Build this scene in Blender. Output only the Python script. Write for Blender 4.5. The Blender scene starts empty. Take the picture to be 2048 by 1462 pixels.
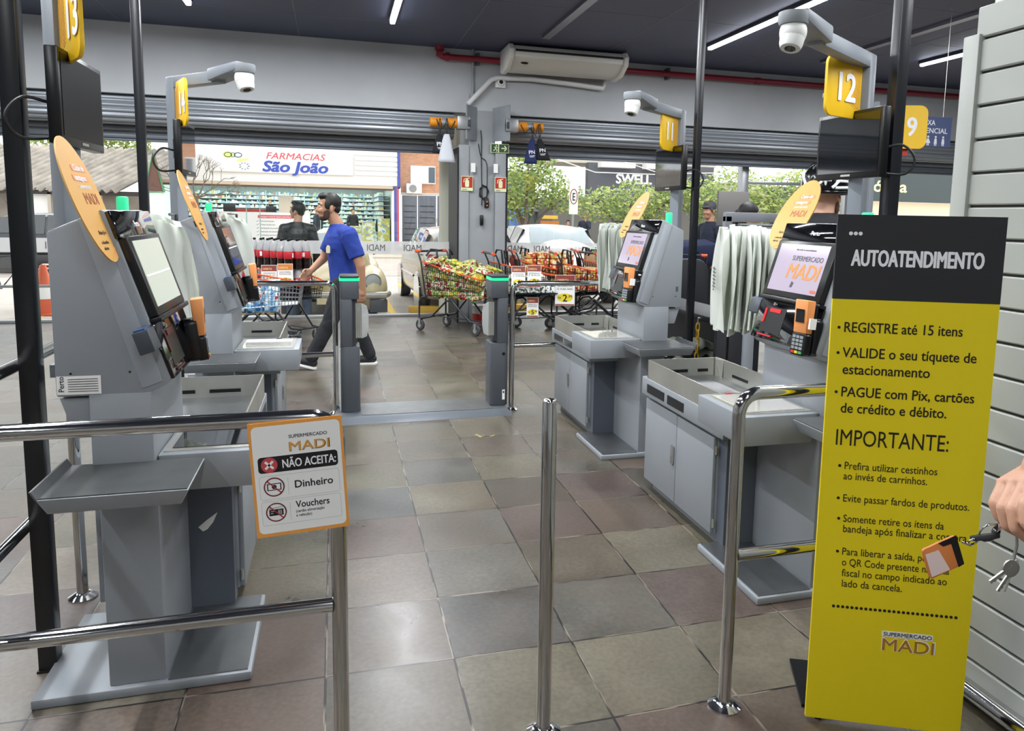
import bpy, bmesh, math, random
from mathutils import Vector, Matrix
R=math.radians; PI=math.pi
S=bpy.context.scene; COL=S.collection
# ---------------------------------------------------------------- camera
cam=bpy.data.cameras.new('camera'); CAM=bpy.data.objects.new('camera',cam); COL.objects.link(CAM)
YAW,PIT,ROL=R(16.032),R(6.977),R(-1.133)
_f=Vector((math.sin(YAW)*math.cos(PIT),math.cos(YAW)*math.cos(PIT),-math.sin(PIT)))
_r=Vector((math.cos(YAW),-math.sin(YAW),0)); _d=_f.cross(_r)
_r2=_r*math.cos(ROL)+_d*math.sin(ROL); _d2=-_r*math.sin(ROL)+_d*math.cos(ROL)
CAM.matrix_world=Matrix(((_r2.x,-_d2.x,-_f.x,0),(_r2.y,-_d2.y,-_f.y,0),(_r2.z,-_d2.z,-_f.z,1.466),(0,0,0,1)))
cam.sensor_fit='HORIZONTAL'; cam.sensor_width=36; cam.lens=1493.1/2048*36
cam.shift_x=(1024-1099)/2048; cam.shift_y=-(731-616.1)/2048
cam.clip_start=.05; cam.clip_end=200
S.camera=CAM
# ---------------------------------------------------------------- light
S.view_settings.view_transform='Standard'; S.view_settings.look='None'; S.view_settings.gamma=1
S.view_settings.exposure=0.22; S.view_settings.use_curve_mapping=False
wd=bpy.data.worlds.new('sky'); S.world=wd; wd.use_nodes=True
nt=wd.node_tree; bg=nt.nodes['Background']
bg.inputs[0].default_value=(.93,.96,1,1); bg.inputs[1].default_value=2.1
def sun(name,rot,e,col,ang=12):
    l=bpy.data.lights.new(name,'SUN'); l.energy=e; l.angle=R(ang); l.color=col
    o=bpy.data.objects.new(name,l); COL.objects.link(o); o.rotation_euler=rot; return o
sun('daylight_sun',(R(38),0,R(150)),2.2,(1,.93,.82))
TUBES=[(-1.44,6.3,8.87),(.65,6.3,8.9),(4.55,5.4,8.8),(7.65,6.2,8.67),(-1.44,1.6,4.2),(.65,2.2,4.8),(2.6,.2,2.8),(4.55,.2,2.8),(-3.5,6.3,8.87),(-3.5,1.6,4.2),(.2,-2.6,0),(-2.2,-2.6,0),(2.6,-3.4,-.8),(7.65,1.2,3.8)]
for i,(x,y0,y1) in enumerate(TUBES):
    l=bpy.data.lights.new('tube_light','AREA'); l.shape='RECTANGLE'; l.size=.06; l.size_y=y1-y0; l.energy=(34 if y1>1 else 20)*(y1-y0); l.color=(.94,.97,1)
    o=bpy.data.objects.new('tube_light',l); COL.objects.link(o); o.location=(x,(y0+y1)/2,3.545)
# ---------------------------------------------------------------- materials
MATS={}
def lin(c):
    if isinstance(c,str): c=[int(c[i:i+2],16)/255 for i in (0,2,4)]
    return tuple((v/12.92 if v<=.04045 else ((v+.055)/1.055)**2.4) for v in c)
def mat(name,col,rough=.5,metal=0,emit=0,spec=.5,alpha=1,noise=0,nscale=20,bump=0,bscale=200,coat=0,ecol=None):
    if name in MATS: return MATS[name]
    m=bpy.data.materials.new(name); m.use_nodes=True; t=m.node_tree; b=t.nodes['Principled BSDF']
    if isinstance(col,str): col=tuple(int(col[i:i+2],16)/255 for i in (0,2,4))
    c=lin(col)+(1,)
    b.inputs['Base Color'].default_value=c; b.inputs['Roughness'].default_value=rough; b.inputs['Metallic'].default_value=metal
    b.inputs['Specular IOR Level'].default_value=spec; b.inputs['Alpha'].default_value=alpha
    if coat: b.inputs['Coat Weight'].default_value=coat
    if emit:
        b.inputs['Emission Color'].default_value=(lin(ecol)+(1,)) if ecol else c; b.inputs['Emission Strength'].default_value=emit
    if noise or bump:
        tc=t.nodes.new('ShaderNodeTexCoord'); n=t.nodes.new('ShaderNodeTexNoise'); n.inputs['Scale'].default_value=nscale; n.inputs['Detail'].default_value=5
        t.links.new(tc.outputs['Object'],n.inputs['Vector'])
        if noise:
            mx=t.nodes.new('ShaderNodeMix'); mx.data_type='RGBA'; mx.blend_type='MULTIPLY'; mx.inputs[0].default_value=1
            mx.inputs[6].default_value=c; rp=t.nodes.new('ShaderNodeMapRange'); rp.inputs[1].default_value=.3; rp.inputs[2].default_value=.7; rp.inputs[3].default_value=1-noise; rp.inputs[4].default_value=1+noise*.4
            t.links.new(n.outputs[0],rp.inputs[0]); t.links.new(rp.outputs[0],mx.inputs[7]); t.links.new(mx.outputs[2],b.inputs['Base Color'])
        if bump:
            n2=t.nodes.new('ShaderNodeTexNoise'); n2.inputs['Scale'].default_value=bscale; t.links.new(tc.outputs['Object'],n2.inputs['Vector'])
            bp=t.nodes.new('ShaderNodeBump'); bp.inputs['Strength'].default_value=bump; bp.inputs['Distance'].default_value=.002
            t.links.new(n2.outputs[0],bp.inputs['Height']); t.links.new(bp.outputs[0],b.inputs['Normal'])
    MATS[name]=m; return m
def pane_mat(name,tint=(1,1,1),refl=.06,rough=0,white=0):
    m=bpy.data.materials.new(name); m.use_nodes=True; t=m.node_tree; t.nodes.clear()
    o=t.nodes.new('ShaderNodeOutputMaterial'); tr=t.nodes.new('ShaderNodeBsdfTransparent'); tr.inputs[0].default_value=tint+(1,)
    g=t.nodes.new('ShaderNodeBsdfGlossy'); g.inputs['Roughness'].default_value=rough
    mx=t.nodes.new('ShaderNodeMixShader'); mx.inputs[0].default_value=refl
    t.links.new(tr.outputs[0],mx.inputs[1]); t.links.new(g.outputs[0],mx.inputs[2])
    last=mx
    if white:
        d=t.nodes.new('ShaderNodeBsdfDiffuse'); d.inputs[0].default_value=(.9,.9,.9,1); tl=t.nodes.new('ShaderNodeBsdfTranslucent'); tl.inputs[0].default_value=(.85,.85,.85,1)
        ad=t.nodes.new('ShaderNodeMixShader'); t.links.new(d.outputs[0],ad.inputs[1]); t.links.new(tl.outputs[0],ad.inputs[2])
        m2=t.nodes.new('ShaderNodeMixShader'); m2.inputs[0].default_value=white; t.links.new(mx.outputs[0],m2.inputs[1]); t.links.new(ad.outputs[0],m2.inputs[2]); last=m2
    t.links.new(last.outputs[0],o.inputs[0]); MATS[name]=m; return m
GREY=mat('kiosk_grey_paint','8e9398',.42,bump=.15,bscale=900)
GREYD=mat('kiosk_dark_grey_paint','4a5058',.5)  # darker grey of the lock covers and bag racks
DGREY=mat('dark_graphite_paint','3f444b',.4)
POLE=mat('pole_grey_paint','80868d',.4)
STEEL=mat('brushed_steel','cfcec6',.34,.85,noise=.12,nscale=6)
STEELD=mat('steel_plate','8f9192',.36,.9,noise=.15,nscale=9)
CHROME=mat('polished_chrome','cfcfcf',.09,1)
BLACK=mat('black_plastic','0c0d10',.3)
BGLOSS=mat('black_gloss','08080b',.06,coat=.5)
BPOST=mat('black_post_paint','17191d',.28)
RUBBER=mat('black_rubber','1a1b1d',.7)
WHITE=mat('white_plastic','e6e7e4',.45)
PAPER=mat('white_paper','f1f1ee',.6)
YEL=mat('sign_yellow','f2c21d',.45)
YELB=mat('banner_yellow','ecd50c',.55)
ORANGE=mat('orange_plastic','d8692f',.4)
ORLIGHT=mat('light_orange_print','eda24e',.5)
AMBER=mat('placard_amber','d3a053',.5)
RED=mat('sign_red','b3271f',.45)
INK=mat('black_ink','141216',.6)
DBAN=mat('banner_black','232427',.55)
WINK=mat('white_ink','f4f4f8',.5)
BLUEINK=mat('blue_ink','2a3f8f',.5)
CONC=mat('painted_concrete','b4b7ba',.75,noise=.1,nscale=1.3,bump=.3,bscale=60)
# ---------------------------------------------------------------- mesh builder
class G:
    def __init__(s): s.v=[]; s.f=[]; s.mi=[]; s.m=0; s.M=None
    def add(s,vs,fs):
        b=len(s.v)
        if s.M is not None: vs=[s.M@Vector(p) for p in vs]
        s.v+= [tuple(p) for p in vs]; s.f+=[tuple(i+b for i in f) for f in fs]; s.mi+=[s.m]*len(fs); return s
    def box(s,x0,x1,y0,y1,z0,z1):
        return s.add([(x0,y0,z0),(x1,y0,z0),(x1,y1,z0),(x0,y1,z0),(x0,y0,z1),(x1,y0,z1),(x1,y1,z1),(x0,y1,z1)],[(0,3,2,1),(4,5,6,7),(0,1,5,4),(1,2,6,5),(2,3,7,6),(3,0,4,7)])
    def hexa(s,p): # 8 points bottom 4, top 4
        return s.add(p,[(0,3,2,1),(4,5,6,7),(0,1,5,4),(1,2,6,5),(2,3,7,6),(3,0,4,7)])
    def prism(s,poly,a0,a1,axis='y'):
        n=len(poly)
        def P(u,v,a): return {'y':(u,a,v),'x':(a,u,v),'z':(u,v,a)}[axis]
        vs=[P(u,v,a0) for u,v in poly]+[P(u,v,a1) for u,v in poly]
        return s.add(vs,[tuple(range(n)),tuple(range(2*n-1,n-1,-1))]+[(i,i+n,(i+1)%n+n,(i+1)%n) for i in range(n)])
    def tube(s,pts,r,n=8,closed=False,cap=True):
        pts=[Vector(p) for p in pts]; m=len(pts); rr=r if isinstance(r,(list,tuple)) else [r]*m
        vs=[];fs=[]; up=None
        for i,p in enumerate(pts):
            a=pts[i-1] if (i>0 or closed) else p; b=pts[(i+1)%m] if (i<m-1 or closed) else p
            t=(b-a).normalized() if (b-a).length>1e-9 else Vector((0,0,1))
            if up is None:
                up=Vector((0,0,1)) if abs(t.z)<.9 else Vector((1,0,0))
            e=(up-t*up.dot(t))
            if e.length<1e-6: e=t.orthogonal()
            e.normalize(); up=e; g=t.cross(e)
            for k in range(n):
                an=2*PI*k/n; vs.append(p+(e*math.cos(an)+g*math.sin(an))*rr[i])
        q=m if closed else m-1
        for i in range(q):
            j=(i+1)%m
            for k in range(n): fs.append((i*n+k,i*n+(k+1)%n,j*n+(k+1)%n,j*n+k))
        if cap and not closed: fs.append(tuple(range(n-1,-1,-1))); fs.append(tuple((m-1)*n+k for k in range(n)))
        return s.add(vs,fs)
    def cyl(s,a,b,r,n=16): return s.tube([a,b],r,n)
    def lathe(s,prof,c=(0,0,0),n=20,axis='z'):
        vs=[];fs=[]
        for r,z in prof:
            for k in range(n):
                an=2*PI*k/n; x,y=r*math.cos(an),r*math.sin(an)
                q={'z':(x,y,z),'y':(x,z,y),'x':(z,x,y)}[axis]; vs.append((c[0]+q[0],c[1]+q[1],c[2]+q[2]))
        m=len(prof)
        for i in range(m-1):
            for k in range(n): fs.append((i*n+k,i*n+(k+1)%n,(i+1)*n+(k+1)%n,(i+1)*n+k))
        fs.append(tuple(range(n-1,-1,-1))); fs.append(tuple((m-1)*n+k for k in range(n)))
        return s.add(vs,fs)
    def ell(s,c,rad,n=14,m=9,rot=None):
        vs=[];fs=[]
        rx,ry,rz=rad if isinstance(rad,(tuple,list)) else (rad,)*3
        for i in range(m+1):
            th=PI*i/m
            for k in range(n):
                ph=2*PI*k/n; p=Vector((rx*math.sin(th)*math.cos(ph),ry*math.sin(th)*math.sin(ph),rz*math.cos(th)))
                if rot is not None: p=rot@p
                vs.append(p+Vector(c))
        for i in range(m):
            for k in range(n): fs.append((i*n+k,(i+1)*n+k,(i+1)*n+(k+1)%n,i*n+(k+1)%n))
        return s.add(vs,fs)
    def cap(s,a,b,ra,rb,n=14): # tapered capsule
        a=Vector(a);b=Vector(b);t=(b-a).normalized()
        pts=[];rs=[]
        for k in range(5):
            th=PI/2*k/4; pts.append(a-t*ra*math.cos(th)); rs.append(max(ra*math.sin(th),1e-4))
        for k in range(5):
            th=PI/2*k/4; pts.append(b+t*rb*math.sin(th)); rs.append(max(rb*math.cos(th),1e-4))
        return s.tube(pts,rs,n)
    def chain(s,pr,n=14):
        for (a,ra),(b,rb) in zip(pr[:-1],pr[1:]): s.cap(a,b,ra,rb,n)
        return s
    def surf(s,fn,nu,nv,wrapu=False):
        vs=[fn(i/(nu if wrapu else nu-1),j/(nv-1)) for j in range(nv) for i in range(nu)]
        fs=[]
        for j in range(nv-1):
            for i in range(nu if wrapu else nu-1): fs.append((j*nu+i,j*nu+(i+1)%nu,(j+1)*nu+(i+1)%nu,(j+1)*nu+i))
        return s.add(vs,fs)
    def build(s,name,mats,parent=None,smooth=35,bevel=0,seg=2,mods=(),weld=True):
        me=bpy.data.meshes.new(name); me.from_pydata(s.v,[],s.f)
        if not isinstance(mats,(list,tuple)): mats=[mats]
        for m in mats: me.materials.append(m)
        me.polygons.foreach_set('material_index',s.mi)
        bm=bmesh.new(); bm.from_mesh(me)
        if weld: bmesh.ops.remove_doubles(bm,verts=bm.verts,dist=1e-5)
        bmesh.ops.recalc_face_normals(bm,faces=bm.faces)
        if bevel:
            es=[e for e in bm.edges if len(e.link_faces)==2 and e.calc_face_angle(0)>R(25)]
            bmesh.ops.bevel(bm,geom=es,offset=bevel,segments=seg,profile=.5,affect='EDGES',clamp_overlap=True)
        if smooth:
            for f in bm.faces: f.smooth=True
            for e in bm.edges:
                if len(e.link_faces)==2 and e.calc_face_angle(0)>R(smooth): e.smooth=False
        bm.to_mesh(me); bm.free()
        o=bpy.data.objects.new(name,me); COL.objects.link(o)
        if parent is not None: o.parent=parent
        for k,a in mods:
            md=o.modifiers.new(k,k)
            for q,w in a.items(): setattr(md,q,w)
        return o
def tag(o,label=None,cat=None,group=None,kind=None):
    if label: o['label']=label
    if cat: o['category']=cat
    if group: o['group']=group
    if kind: o['kind']=kind
    return o
def thing(name,label,cat,loc=(0,0,0),rz=0,group=None):
    o=bpy.data.objects.new(name,None); COL.objects.link(o); o.location=loc; o.rotation_euler=(0,0,rz); o.empty_display_size=.1
    return tag(o,label,cat,group)
def struct(g,name,m,**k): return tag(g.build(name,m,None,**k),kind='structure')
def dup(root,loc,rz=None,label=None,group=None,scale=None):
    r=root.copy(); COL.objects.link(r); r.location=loc
    if rz is not None: r.rotation_euler=(0,0,rz)
    if scale: r.scale=scale
    if label: r['label']=label
    if group: r['group']=group
    for ch in list(root.children):
        c=ch.copy(); COL.objects.link(c); c.parent=r
        for g in list(ch.children):
            d=g.copy(); COL.objects.link(d); d.parent=c
    return r
def bx(x0,x1,y0,y1,z0,z1): return G().box(x0,x1,y0,y1,z0,z1)
def frame(o,x,y):
    """matrix with origin o, x axis along x, y axis along y, z out of the face"""
    x=Vector(x).normalized(); y=Vector(y); y=(y-x*y.dot(x)).normalized(); z=x.cross(y)
    return Matrix(((x.x,y.x,z.x,o[0]),(x.y,y.y,z.y,o[1]),(x.z,y.z,z.z,o[2]),(0,0,0,1)))
def rrect(x0,x1,y0,y1,r,n=5):
    P=[]
    for cx,cy,a in ((x1-r,y1-r,0),(x0+r,y1-r,90),(x0+r,y0+r,180),(x1-r,y0+r,270)):
        for k in range(n+1):
            t=R(a+90*k/n); P.append((cx+r*math.cos(t),cy+r*math.sin(t)))
    return P
def circ(x,y,r,n=24,ry=None): return [(x+r*math.cos(2*PI*k/n),y+(ry or r)*math.sin(2*PI*k/n)) for k in range(n)]
_TX={}
def text_geo(body,size,bold=0,align='LEFT',sx=1,shear=0,ext=.0004,res=3):
    key=(body,size,bold,align,sx,shear,ext)
    if key in _TX: return _TX[key]
    cu=bpy.data.curves.new('t','FONT'); cu.body=body; cu.size=size; cu.align_x=align; cu.offset=bold*size; cu.extrude=ext; cu.shear=shear; cu.resolution_u=res
    o=bpy.data.objects.new('t',cu); COL.objects.link(o); dg=bpy.context.evaluated_depsgraph_get(); dg.update()
    me=bpy.data.meshes.new_from_object(o.evaluated_get(dg)); vs=[(v.co.x*sx,v.co.y,v.co.z) for v in me.vertices]; fs=[tuple(p.vertices) for p in me.polygons]
    bpy.data.objects.remove(o); bpy.data.curves.remove(cu); bpy.data.meshes.remove(me)
    _TX[key]=(vs,fs); return vs,fs
def write(g,M,body,x,y,size,bold=0,align='LEFT',sx=1,shear=0,d=.0012,fit=None,rot=0):
    """lettering on a face: x, y in the face's frame M; fit = wanted width; bold thickens the strokes"""
    vs,fs=text_geo(body,size,0,align,sx,shear)
    if fit:
        w=max(v[0] for v in vs)-min(v[0] for v in vs); k=(fit-bold*size)/w; vs=[(v[0]*k,v[1],v[2]) for v in vs]
    old=g.M; b=bold*size*.5
    for i,(dx,dy) in enumerate(((0,0),) if not bold else ((-b,0),(b,0),(0,b*.7),(0,-b*.7),(-b*.7,-b*.5),(b*.7,b*.5),(b*.7,-b*.5),(-b*.7,b*.5))):
        g.M=M@Matrix.Translation((x,y,d))@Matrix.Rotation(rot,4,'Z')@Matrix.Translation((dx+b,dy,i*.00001)); g.add(vs,fs)
    g.M=old
def plate(g,M,poly,d=0,t=.001):
    old=g.M; g.M=M; g.prism(poly,d,d+t,'z'); g.M=old
def ring(g,M,x,y,r,w,d=0,t=.0008,n=32,ry=None):
    ry=ry or r; old=g.M; g.M=M
    for k in range(n):
        a,b=2*PI*k/n,2*PI*(k+1)/n
        P=[(x+(r-w)*math.cos(a),y+(ry-w)*math.sin(a)),(x+r*math.cos(a),y+ry*math.sin(a)),(x+r*math.cos(b),y+ry*math.sin(b)),(x+(r-w)*math.cos(b),y+(ry-w)*math.sin(b))]
        g.prism(P,d,d+t,'z')
    g.M=old
def stroke(g,M,x0,y0,x1,y1,w,d=0,t=.0008):
    v=Vector((x1-x0,y1-y0)).normalized(); n=Vector((-v.y,v.x))*w/2
    plate(g,M,[(x0-n.x,y0-n.y),(x1-n.x,y1-n.y),(x1+n.x,y1+n.y),(x0+n.x,y0+n.y)],d,t)
def bend(p,q,s,rad,n=6):
    """corner p-q-s rounded at q"""
    p,q,s=Vector(p),Vector(q),Vector(s); a=(p-q).normalized(); b=(s-q).normalized(); c=q+(a+b)*rad
    return [c-(b*math.cos(t)+a*math.sin(t))*rad for t in [PI/2*k/n for k in range(n+1)]]
def spl(pts,n=5):
    """smooth curve through points"""
    P=[Vector(p) for p in pts]; P=[P[0]*2-P[1]]+P+[P[-1]*2-P[-2]]; o=[]
    for i in range(1,len(P)-2):
        a,b,c,d=P[i-1:i+3]
        for k in range(n): t=k/n; o.append(.5*((2*b)+(c-a)*t+(2*a-5*b+4*c-d)*t*t+(3*b-a-3*c+d)*t**3))
    return o+[P[-2]]
# ================================================================ the room
def floor_mat():
    m=bpy.data.materials.new('slate_floor_tiles'); m.use_nodes=True; t=m.node_tree; b=t.nodes['Principled BSDF']; L=t.links.new
    N=t.nodes.new
    def math_(op,a,b_=None,c=None):
        n=N('ShaderNodeMath'); n.operation=op
        for i,v in enumerate((a,b_,c)):
            if v is None: continue
            if isinstance(v,(int,float)): n.inputs[i].default_value=v
            else: L(v,n.inputs[i])
        return n.outputs[0]
    tc=N('ShaderNodeTexCoord'); sp=N('ShaderNodeSeparateXYZ'); L(tc.outputs['Object'],sp.inputs[0])
    u=math_('MULTIPLY',math_('SUBTRACT',sp.outputs[0],.359),1/.41); v=math_('MULTIPLY',math_('SUBTRACT',sp.outputs[1],5.186),1/.41)
    fu,fv=math_('FLOOR',u),math_('FLOOR',v)
    cb=N('ShaderNodeCombineXYZ'); L(fu,cb.inputs[0]); L(fv,cb.inputs[1])
    wn=N('ShaderNodeTexWhiteNoise'); wn.noise_dimensions='2D'; L(cb.outputs[0],wn.inputs['Vector'])
    rp=N('ShaderNodeValToRGB'); L(wn.outputs['Value'],rp.inputs[0]); e=rp.color_ramp; e.interpolation='LINEAR'
    cols=['49463f','655f54','574d45','5d594a','6a6456','4d4d4a','5b4d46','6f695c']
    while len(e.elements)<len(cols): e.elements.new(.5)
    for i,c in enumerate(cols):
        e.elements[i].position=i/(len(cols)-1); e.elements[i].color=lin(tuple(int(c[k:k+2],16)/255 for k in (0,2,4)))+(1,)
    def noise(sc,det=6,off=0,dist=0):
        n=N('ShaderNodeTexNoise'); n.inputs['Scale'].default_value=sc; n.inputs['Detail'].default_value=det; n.inputs['Distortion'].default_value=dist
        mp=N('ShaderNodeVectorMath'); mp.operation='ADD'; L(tc.outputs['Object'],mp.inputs[0])
        sc2=N('ShaderNodeVectorMath'); sc2.operation='SCALE'; L(wn.outputs['Color'],sc2.inputs[0]); sc2.inputs['Scale'].default_value=17+off; L(sc2.outputs[0],mp.inputs[1]); L(mp.outputs[0],n.inputs['Vector']); return n.outputs[0]
    def mr(x,a,b_,c,d):
        n=N('ShaderNodeMapRange'); L(x,n.inputs[0])
        for i,q in enumerate((a,b_,c,d)): n.inputs[i+1].default_value=q
        return n.outputs[0]
    def mul(col,f):
        n=N('ShaderNodeMix'); n.data_type='RGBA'; n.blend_type='MULTIPLY'; n.inputs[0].default_value=1; L(col,n.inputs[6]); L(f,n.inputs[7]); return n.outputs[2]
    big=noise(3.2,8,0,.5); fine=noise(60,4,3); blot=noise(1.4,3,9,.6)
    col=mul(rp.outputs[0],mr(big,.25,.75,.66,1.25)); col=mul(col,mr(fine,.3,.7,.78,1.15))
    # brown and greenish blotches inside a tile
    mx=N('ShaderNodeMix'); mx.data_type='RGBA'; L(mr(blot,.42,.85,0,.65),mx.inputs[0]); L(col,mx.inputs[6]); mx.inputs[7].default_value=lin((.36,.30,.25))+(1,)
    col=mx.outputs[2]
    # grout
    du=math_('ABSOLUTE',math_('SUBTRACT',math_('FRACT',u),.5)); dv=math_('ABSOLUTE',math_('SUBTRACT',math_('FRACT',v),.5))
    edge=math_('MAXIMUM',du,dv); g=math_('GREATER_THAN',edge,.490)
    m2=N('ShaderNodeMix'); m2.data_type='RGBA'; L(g,m2.inputs[0]); L(col,m2.inputs[6])
    gr=N('ShaderNodeMix'); gr.data_type='RGBA'; L(mr(noise(5,2,30),.5,.6,0,1),gr.inputs[0]); gr.inputs[6].default_value=lin((.13,.12,.11))+(1,); gr.inputs[7].default_value=lin((.52,.48,.43))+(1,); L(gr.outputs[2],m2.inputs[7])
    L(m2.outputs[2],b.inputs['Base Color'])
    L(mr(big,.25,.75,.25,.42),b.inputs['Roughness']); b.inputs['Specular IOR Level'].default_value=.55
    bp=N('ShaderNodeBump'); bp.inputs['Strength'].default_value=.12; bp.inputs['Distance'].default_value=.002; L(math_('SUBTRACT',big,math_('MULTIPLY',g,.5)),bp.inputs['Height']); L(bp.outputs[0],b.inputs['Normal'])
    return m
struct(bx(-7,12,-5,10.9,-.1,0),'floor',floor_mat())
CEIL=mat('dark_ceiling_paint','4a5068',.6,noise=.12,nscale=.6)
struct(bx(-7,12,-5,10.6,3.65,3.75),'ceiling',CEIL)
SEAM=mat('ceiling_joint','6d6f78',.5); RAILM=mat('ceiling_rail_metal','7d7f86',.35,.8)
g=G()
for k in range(-3,8): g.box(-7,12,1.6+k*1.25-.004,1.6+k*1.25+.004,3.6475,3.6505)
for x in (-4.7,-2.4,-.4,1.55,3.5,5.5,6.9,8.6): g.box(x-.004,x+.004,-5,10.3,3.6475,3.6505)
struct(g,'trim_1',SEAM)
g=G()
for x in (2.5,6.43,9.3): g.box(x-.05,x+.05,6.2,9.1,3.615,3.65)
struct(g,'trim_2',RAILM)
WALLP=mat('shop_wall_paint','b9bab8',.7)
struct(bx(-7.15,-7,-5,10.9,-.1,3.75),'wall_left',WALLP); struct(bx(-7,12,-5.15,-5,-.1,3.75),'wall_front',WALLP); struct(bx(12,12.15,-5,10.9,-.1,3.75),'wall_far_right',WALLP)
# concrete wall above the shop front
struct(bx(-7,12,10.2,10.62,2.83,3.65),'wall_back',CONC)
# pillar between the two shop windows, with shutter guide channels
PILL=mat('pillar_grey_paint','979b9e',.55,noise=.08,nscale=3); BLK=mat('black_gap','101114',.6)
struct(bx(1.74,2.1,10.13,10.9,0,2.86).box(1.6,1.74,10.1,10.9,0,2.4).box(2.1,2.25,10.1,10.9,0,2.4),'wall_pillar',PILL,bevel=.008)
g=G(); g.box(1.58,1.598,10.09,10.9,0,2.36).box(2.252,2.27,10.09,10.9,0,2.36); struct(g,'trim_3',BLK)
g=G(); sr=random.Random(3)
for cx,cy,r,n in ((.92,4.80,.03,5),(1.0,4.79,.02,3),(2.02,6.05,.05,5),(2.1,5.98,.03,3)):
    for _ in range(n): a,b,q=cx+sr.uniform(-r,r),cy+sr.uniform(-r,r),sr.uniform(.3,.6)*r; g.prism([(a+q*sr.uniform(.6,1.3)*math.cos(k*.7),b+q*sr.uniform(.6,1.3)*math.sin(k*.7)) for k in range(9)],.0002,.0008,'z')
struct(g,'trim_13',mat('paint_stain','a39a5c',.7))
# soot stains of the motors: a real mark on the wall
SOOT=mat('soot_stain','5d5a57',.9)
# roller shutters
SLAT=mat('shutter_slat_metal','92979d',.4,.4); SLATD=mat('shutter_bottom_bar','6c727a',.4,.4)
def shutter(x0,x1,label):
    root=thing('roller_shutter',label,'shutter',(0,0,0))
    pts=[]; cy,cz,r=10.38,2.66,.165
    ns=8
    for k in range(ns):
        for q in range(7):
            a=R(92+178*(k+q/7)/ns); rr=r+(0,.012,.017,.018,.016,.010,-.004)[q]; pts.append((cy+rr*math.cos(a),cz+rr*math.sin(a)))
    pts.append((cy,cz-r)); pts+= [(cy+.14,cz-r+.05),(cy+.16,cz)]
    g=G(); g.prism(pts+[(cy+.1,cz+.2)],x0,x1,'x'); g.build('shutter_roll',SLAT,root,smooth=30)
    g=G(); p=[]
    for k in range(3):
        z=2.56-.07*k
        p+=[(10.60,z),(10.575,z-.02),(10.565,z-.04),(10.575,z-.06),(10.60,z-.07)]
    g.prism(p+[(10.62,2.33),(10.62,2.56)],x0,x1,'x'); g.build('shutter_curtain',SLAT,root,smooth=20)
    g=G(); g.box(x0,x1,10.56,10.63,2.335,2.385).box(x0,x1,10.585,10.6,2.30,2.335); g.build('bottom_bar',SLATD,root,bevel=.004)
shutter(-6.98,1.56,'ribbed grey roller shutter rolled up above the pharmacy side window')
shutter(2.29,11.98,'ribbed grey roller shutter rolled up above the street tree window')
# shop windows: glass panes, sills, frames
PANE=pane_mat('clear_shop_glass',(.97,.985,.98),.045); FROST=pane_mat('frosted_band',(.95,.95,.95),.02,white=.62)
panes=[(-6.98,-5.2),(-5.19,-3.4),(-3.39,-1.75),(-1.74,-.44),(-.43,.76),(.77,1.58),(2.28,3.16),(3.17,4.68),(4.69,6.22)]
for i,(a,b) in enumerate(panes): struct(bx(a,b,10.845,10.855,.02,2.36),'window_%d'%(i+1),PANE,smooth=0)
for a,b,n in ((-6.98,1.58,'trim_4'),(2.28,6.22,'trim_5')): struct(bx(a,b,10.836,10.842,.895,1.075),n,FROST,smooth=0)
ALU=mat('aluminium_frame','a9acae',.35,.6)
g=bx(-7,1.6,10.8,10.9,0,.035).box(2.25,6.24,10.8,10.9,0,.035); struct(g,'trim_6',ALU,bevel=.004)
g=bx(6.24,6.36,10.76,10.9,0,2.75).box(8.2,8.26,10.78,10.9,0,2.75).box(9.1,9.16,10.78,10.9,0,2.75).box(6.36,12,10.8,10.9,2.36,2.42).box(6.36,8.2,10.8,10.88,2.05,2.1); struct(g,'trim_7',ALU,bevel=.004)
struct(bx(-7,1.6,10.8,10.9,2.36,2.42).box(2.25,6.24,10.8,10.9,2.36,2.42),'trim_8',ALU)
hd=thing('door_header','grey door operator box over the automatic entrance door','door operator',(7.35,10.72,2.42)); bx(-.98,.85,-.09,.09,-.1,.1).build('housing',mat('operator_grey','8d9095',.4),hd,bevel=.012); bx(-.98,-.93,-.095,.095,-.105,.105).build('end_cap',BLACK,hd)
LET=mat('band_letter','6d6a66',.5); LETW=mat('band_letter_pale','e9e9e7',.5)
g=G(); gw=G()
for i,x in enumerate((-.73,.55,1.06,2.55,2.98,-1.22,3.5,-2.6,-3.4)):
    M=frame((x+.13,10.834,.94),(-1,0,0),(0,0,1)); write(gw if i in (6,) else g,M,'MADI',0,0,.13,.02,fit=.25,d=0)
tag(struct(g,'trim_9',LET),None); struct(gw,'trim_10',LETW)
# slatted partition at the right edge of the picture
SLW=mat('slat_panel_paint','a9aca6',.5,bump=.1,bscale=500); SLG=mat('slat_groove','3a3b38',.7)
pr=thing('slat_partition','pale grey slatted partition standing behind the yellow banner','partition',(1.87,0,0))
g=G()
for k in range(-1,21):
    z=.03+.0995*k
    if k<0: continue
    g.box(0,.02,-1.2,1.90,z+.004,z+.0955)
g.build('slats',SLW,pr,bevel=.004,seg=1); bx(.012,.05,-1.2,1.90,.0,2.03).build('backing',SLG,pr)
bx(-.012,.07,1.875,1.935,0,2.035).build('corner_post',SLW,pr,bevel=.004)
bx(.02,.08,-1.2,1.86,2.03,3.6).build('upper_panel',mat('embossed_white_panel','d3d6d0',.6,bump=1,bscale=45),pr)
tag(G().tube([(1.845,-1.2,.055),(1.845,1.9,.055)],.028,14).build('kick_rail',CHROME),'chrome kick rail along the foot of the slatted partition','rail')
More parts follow.
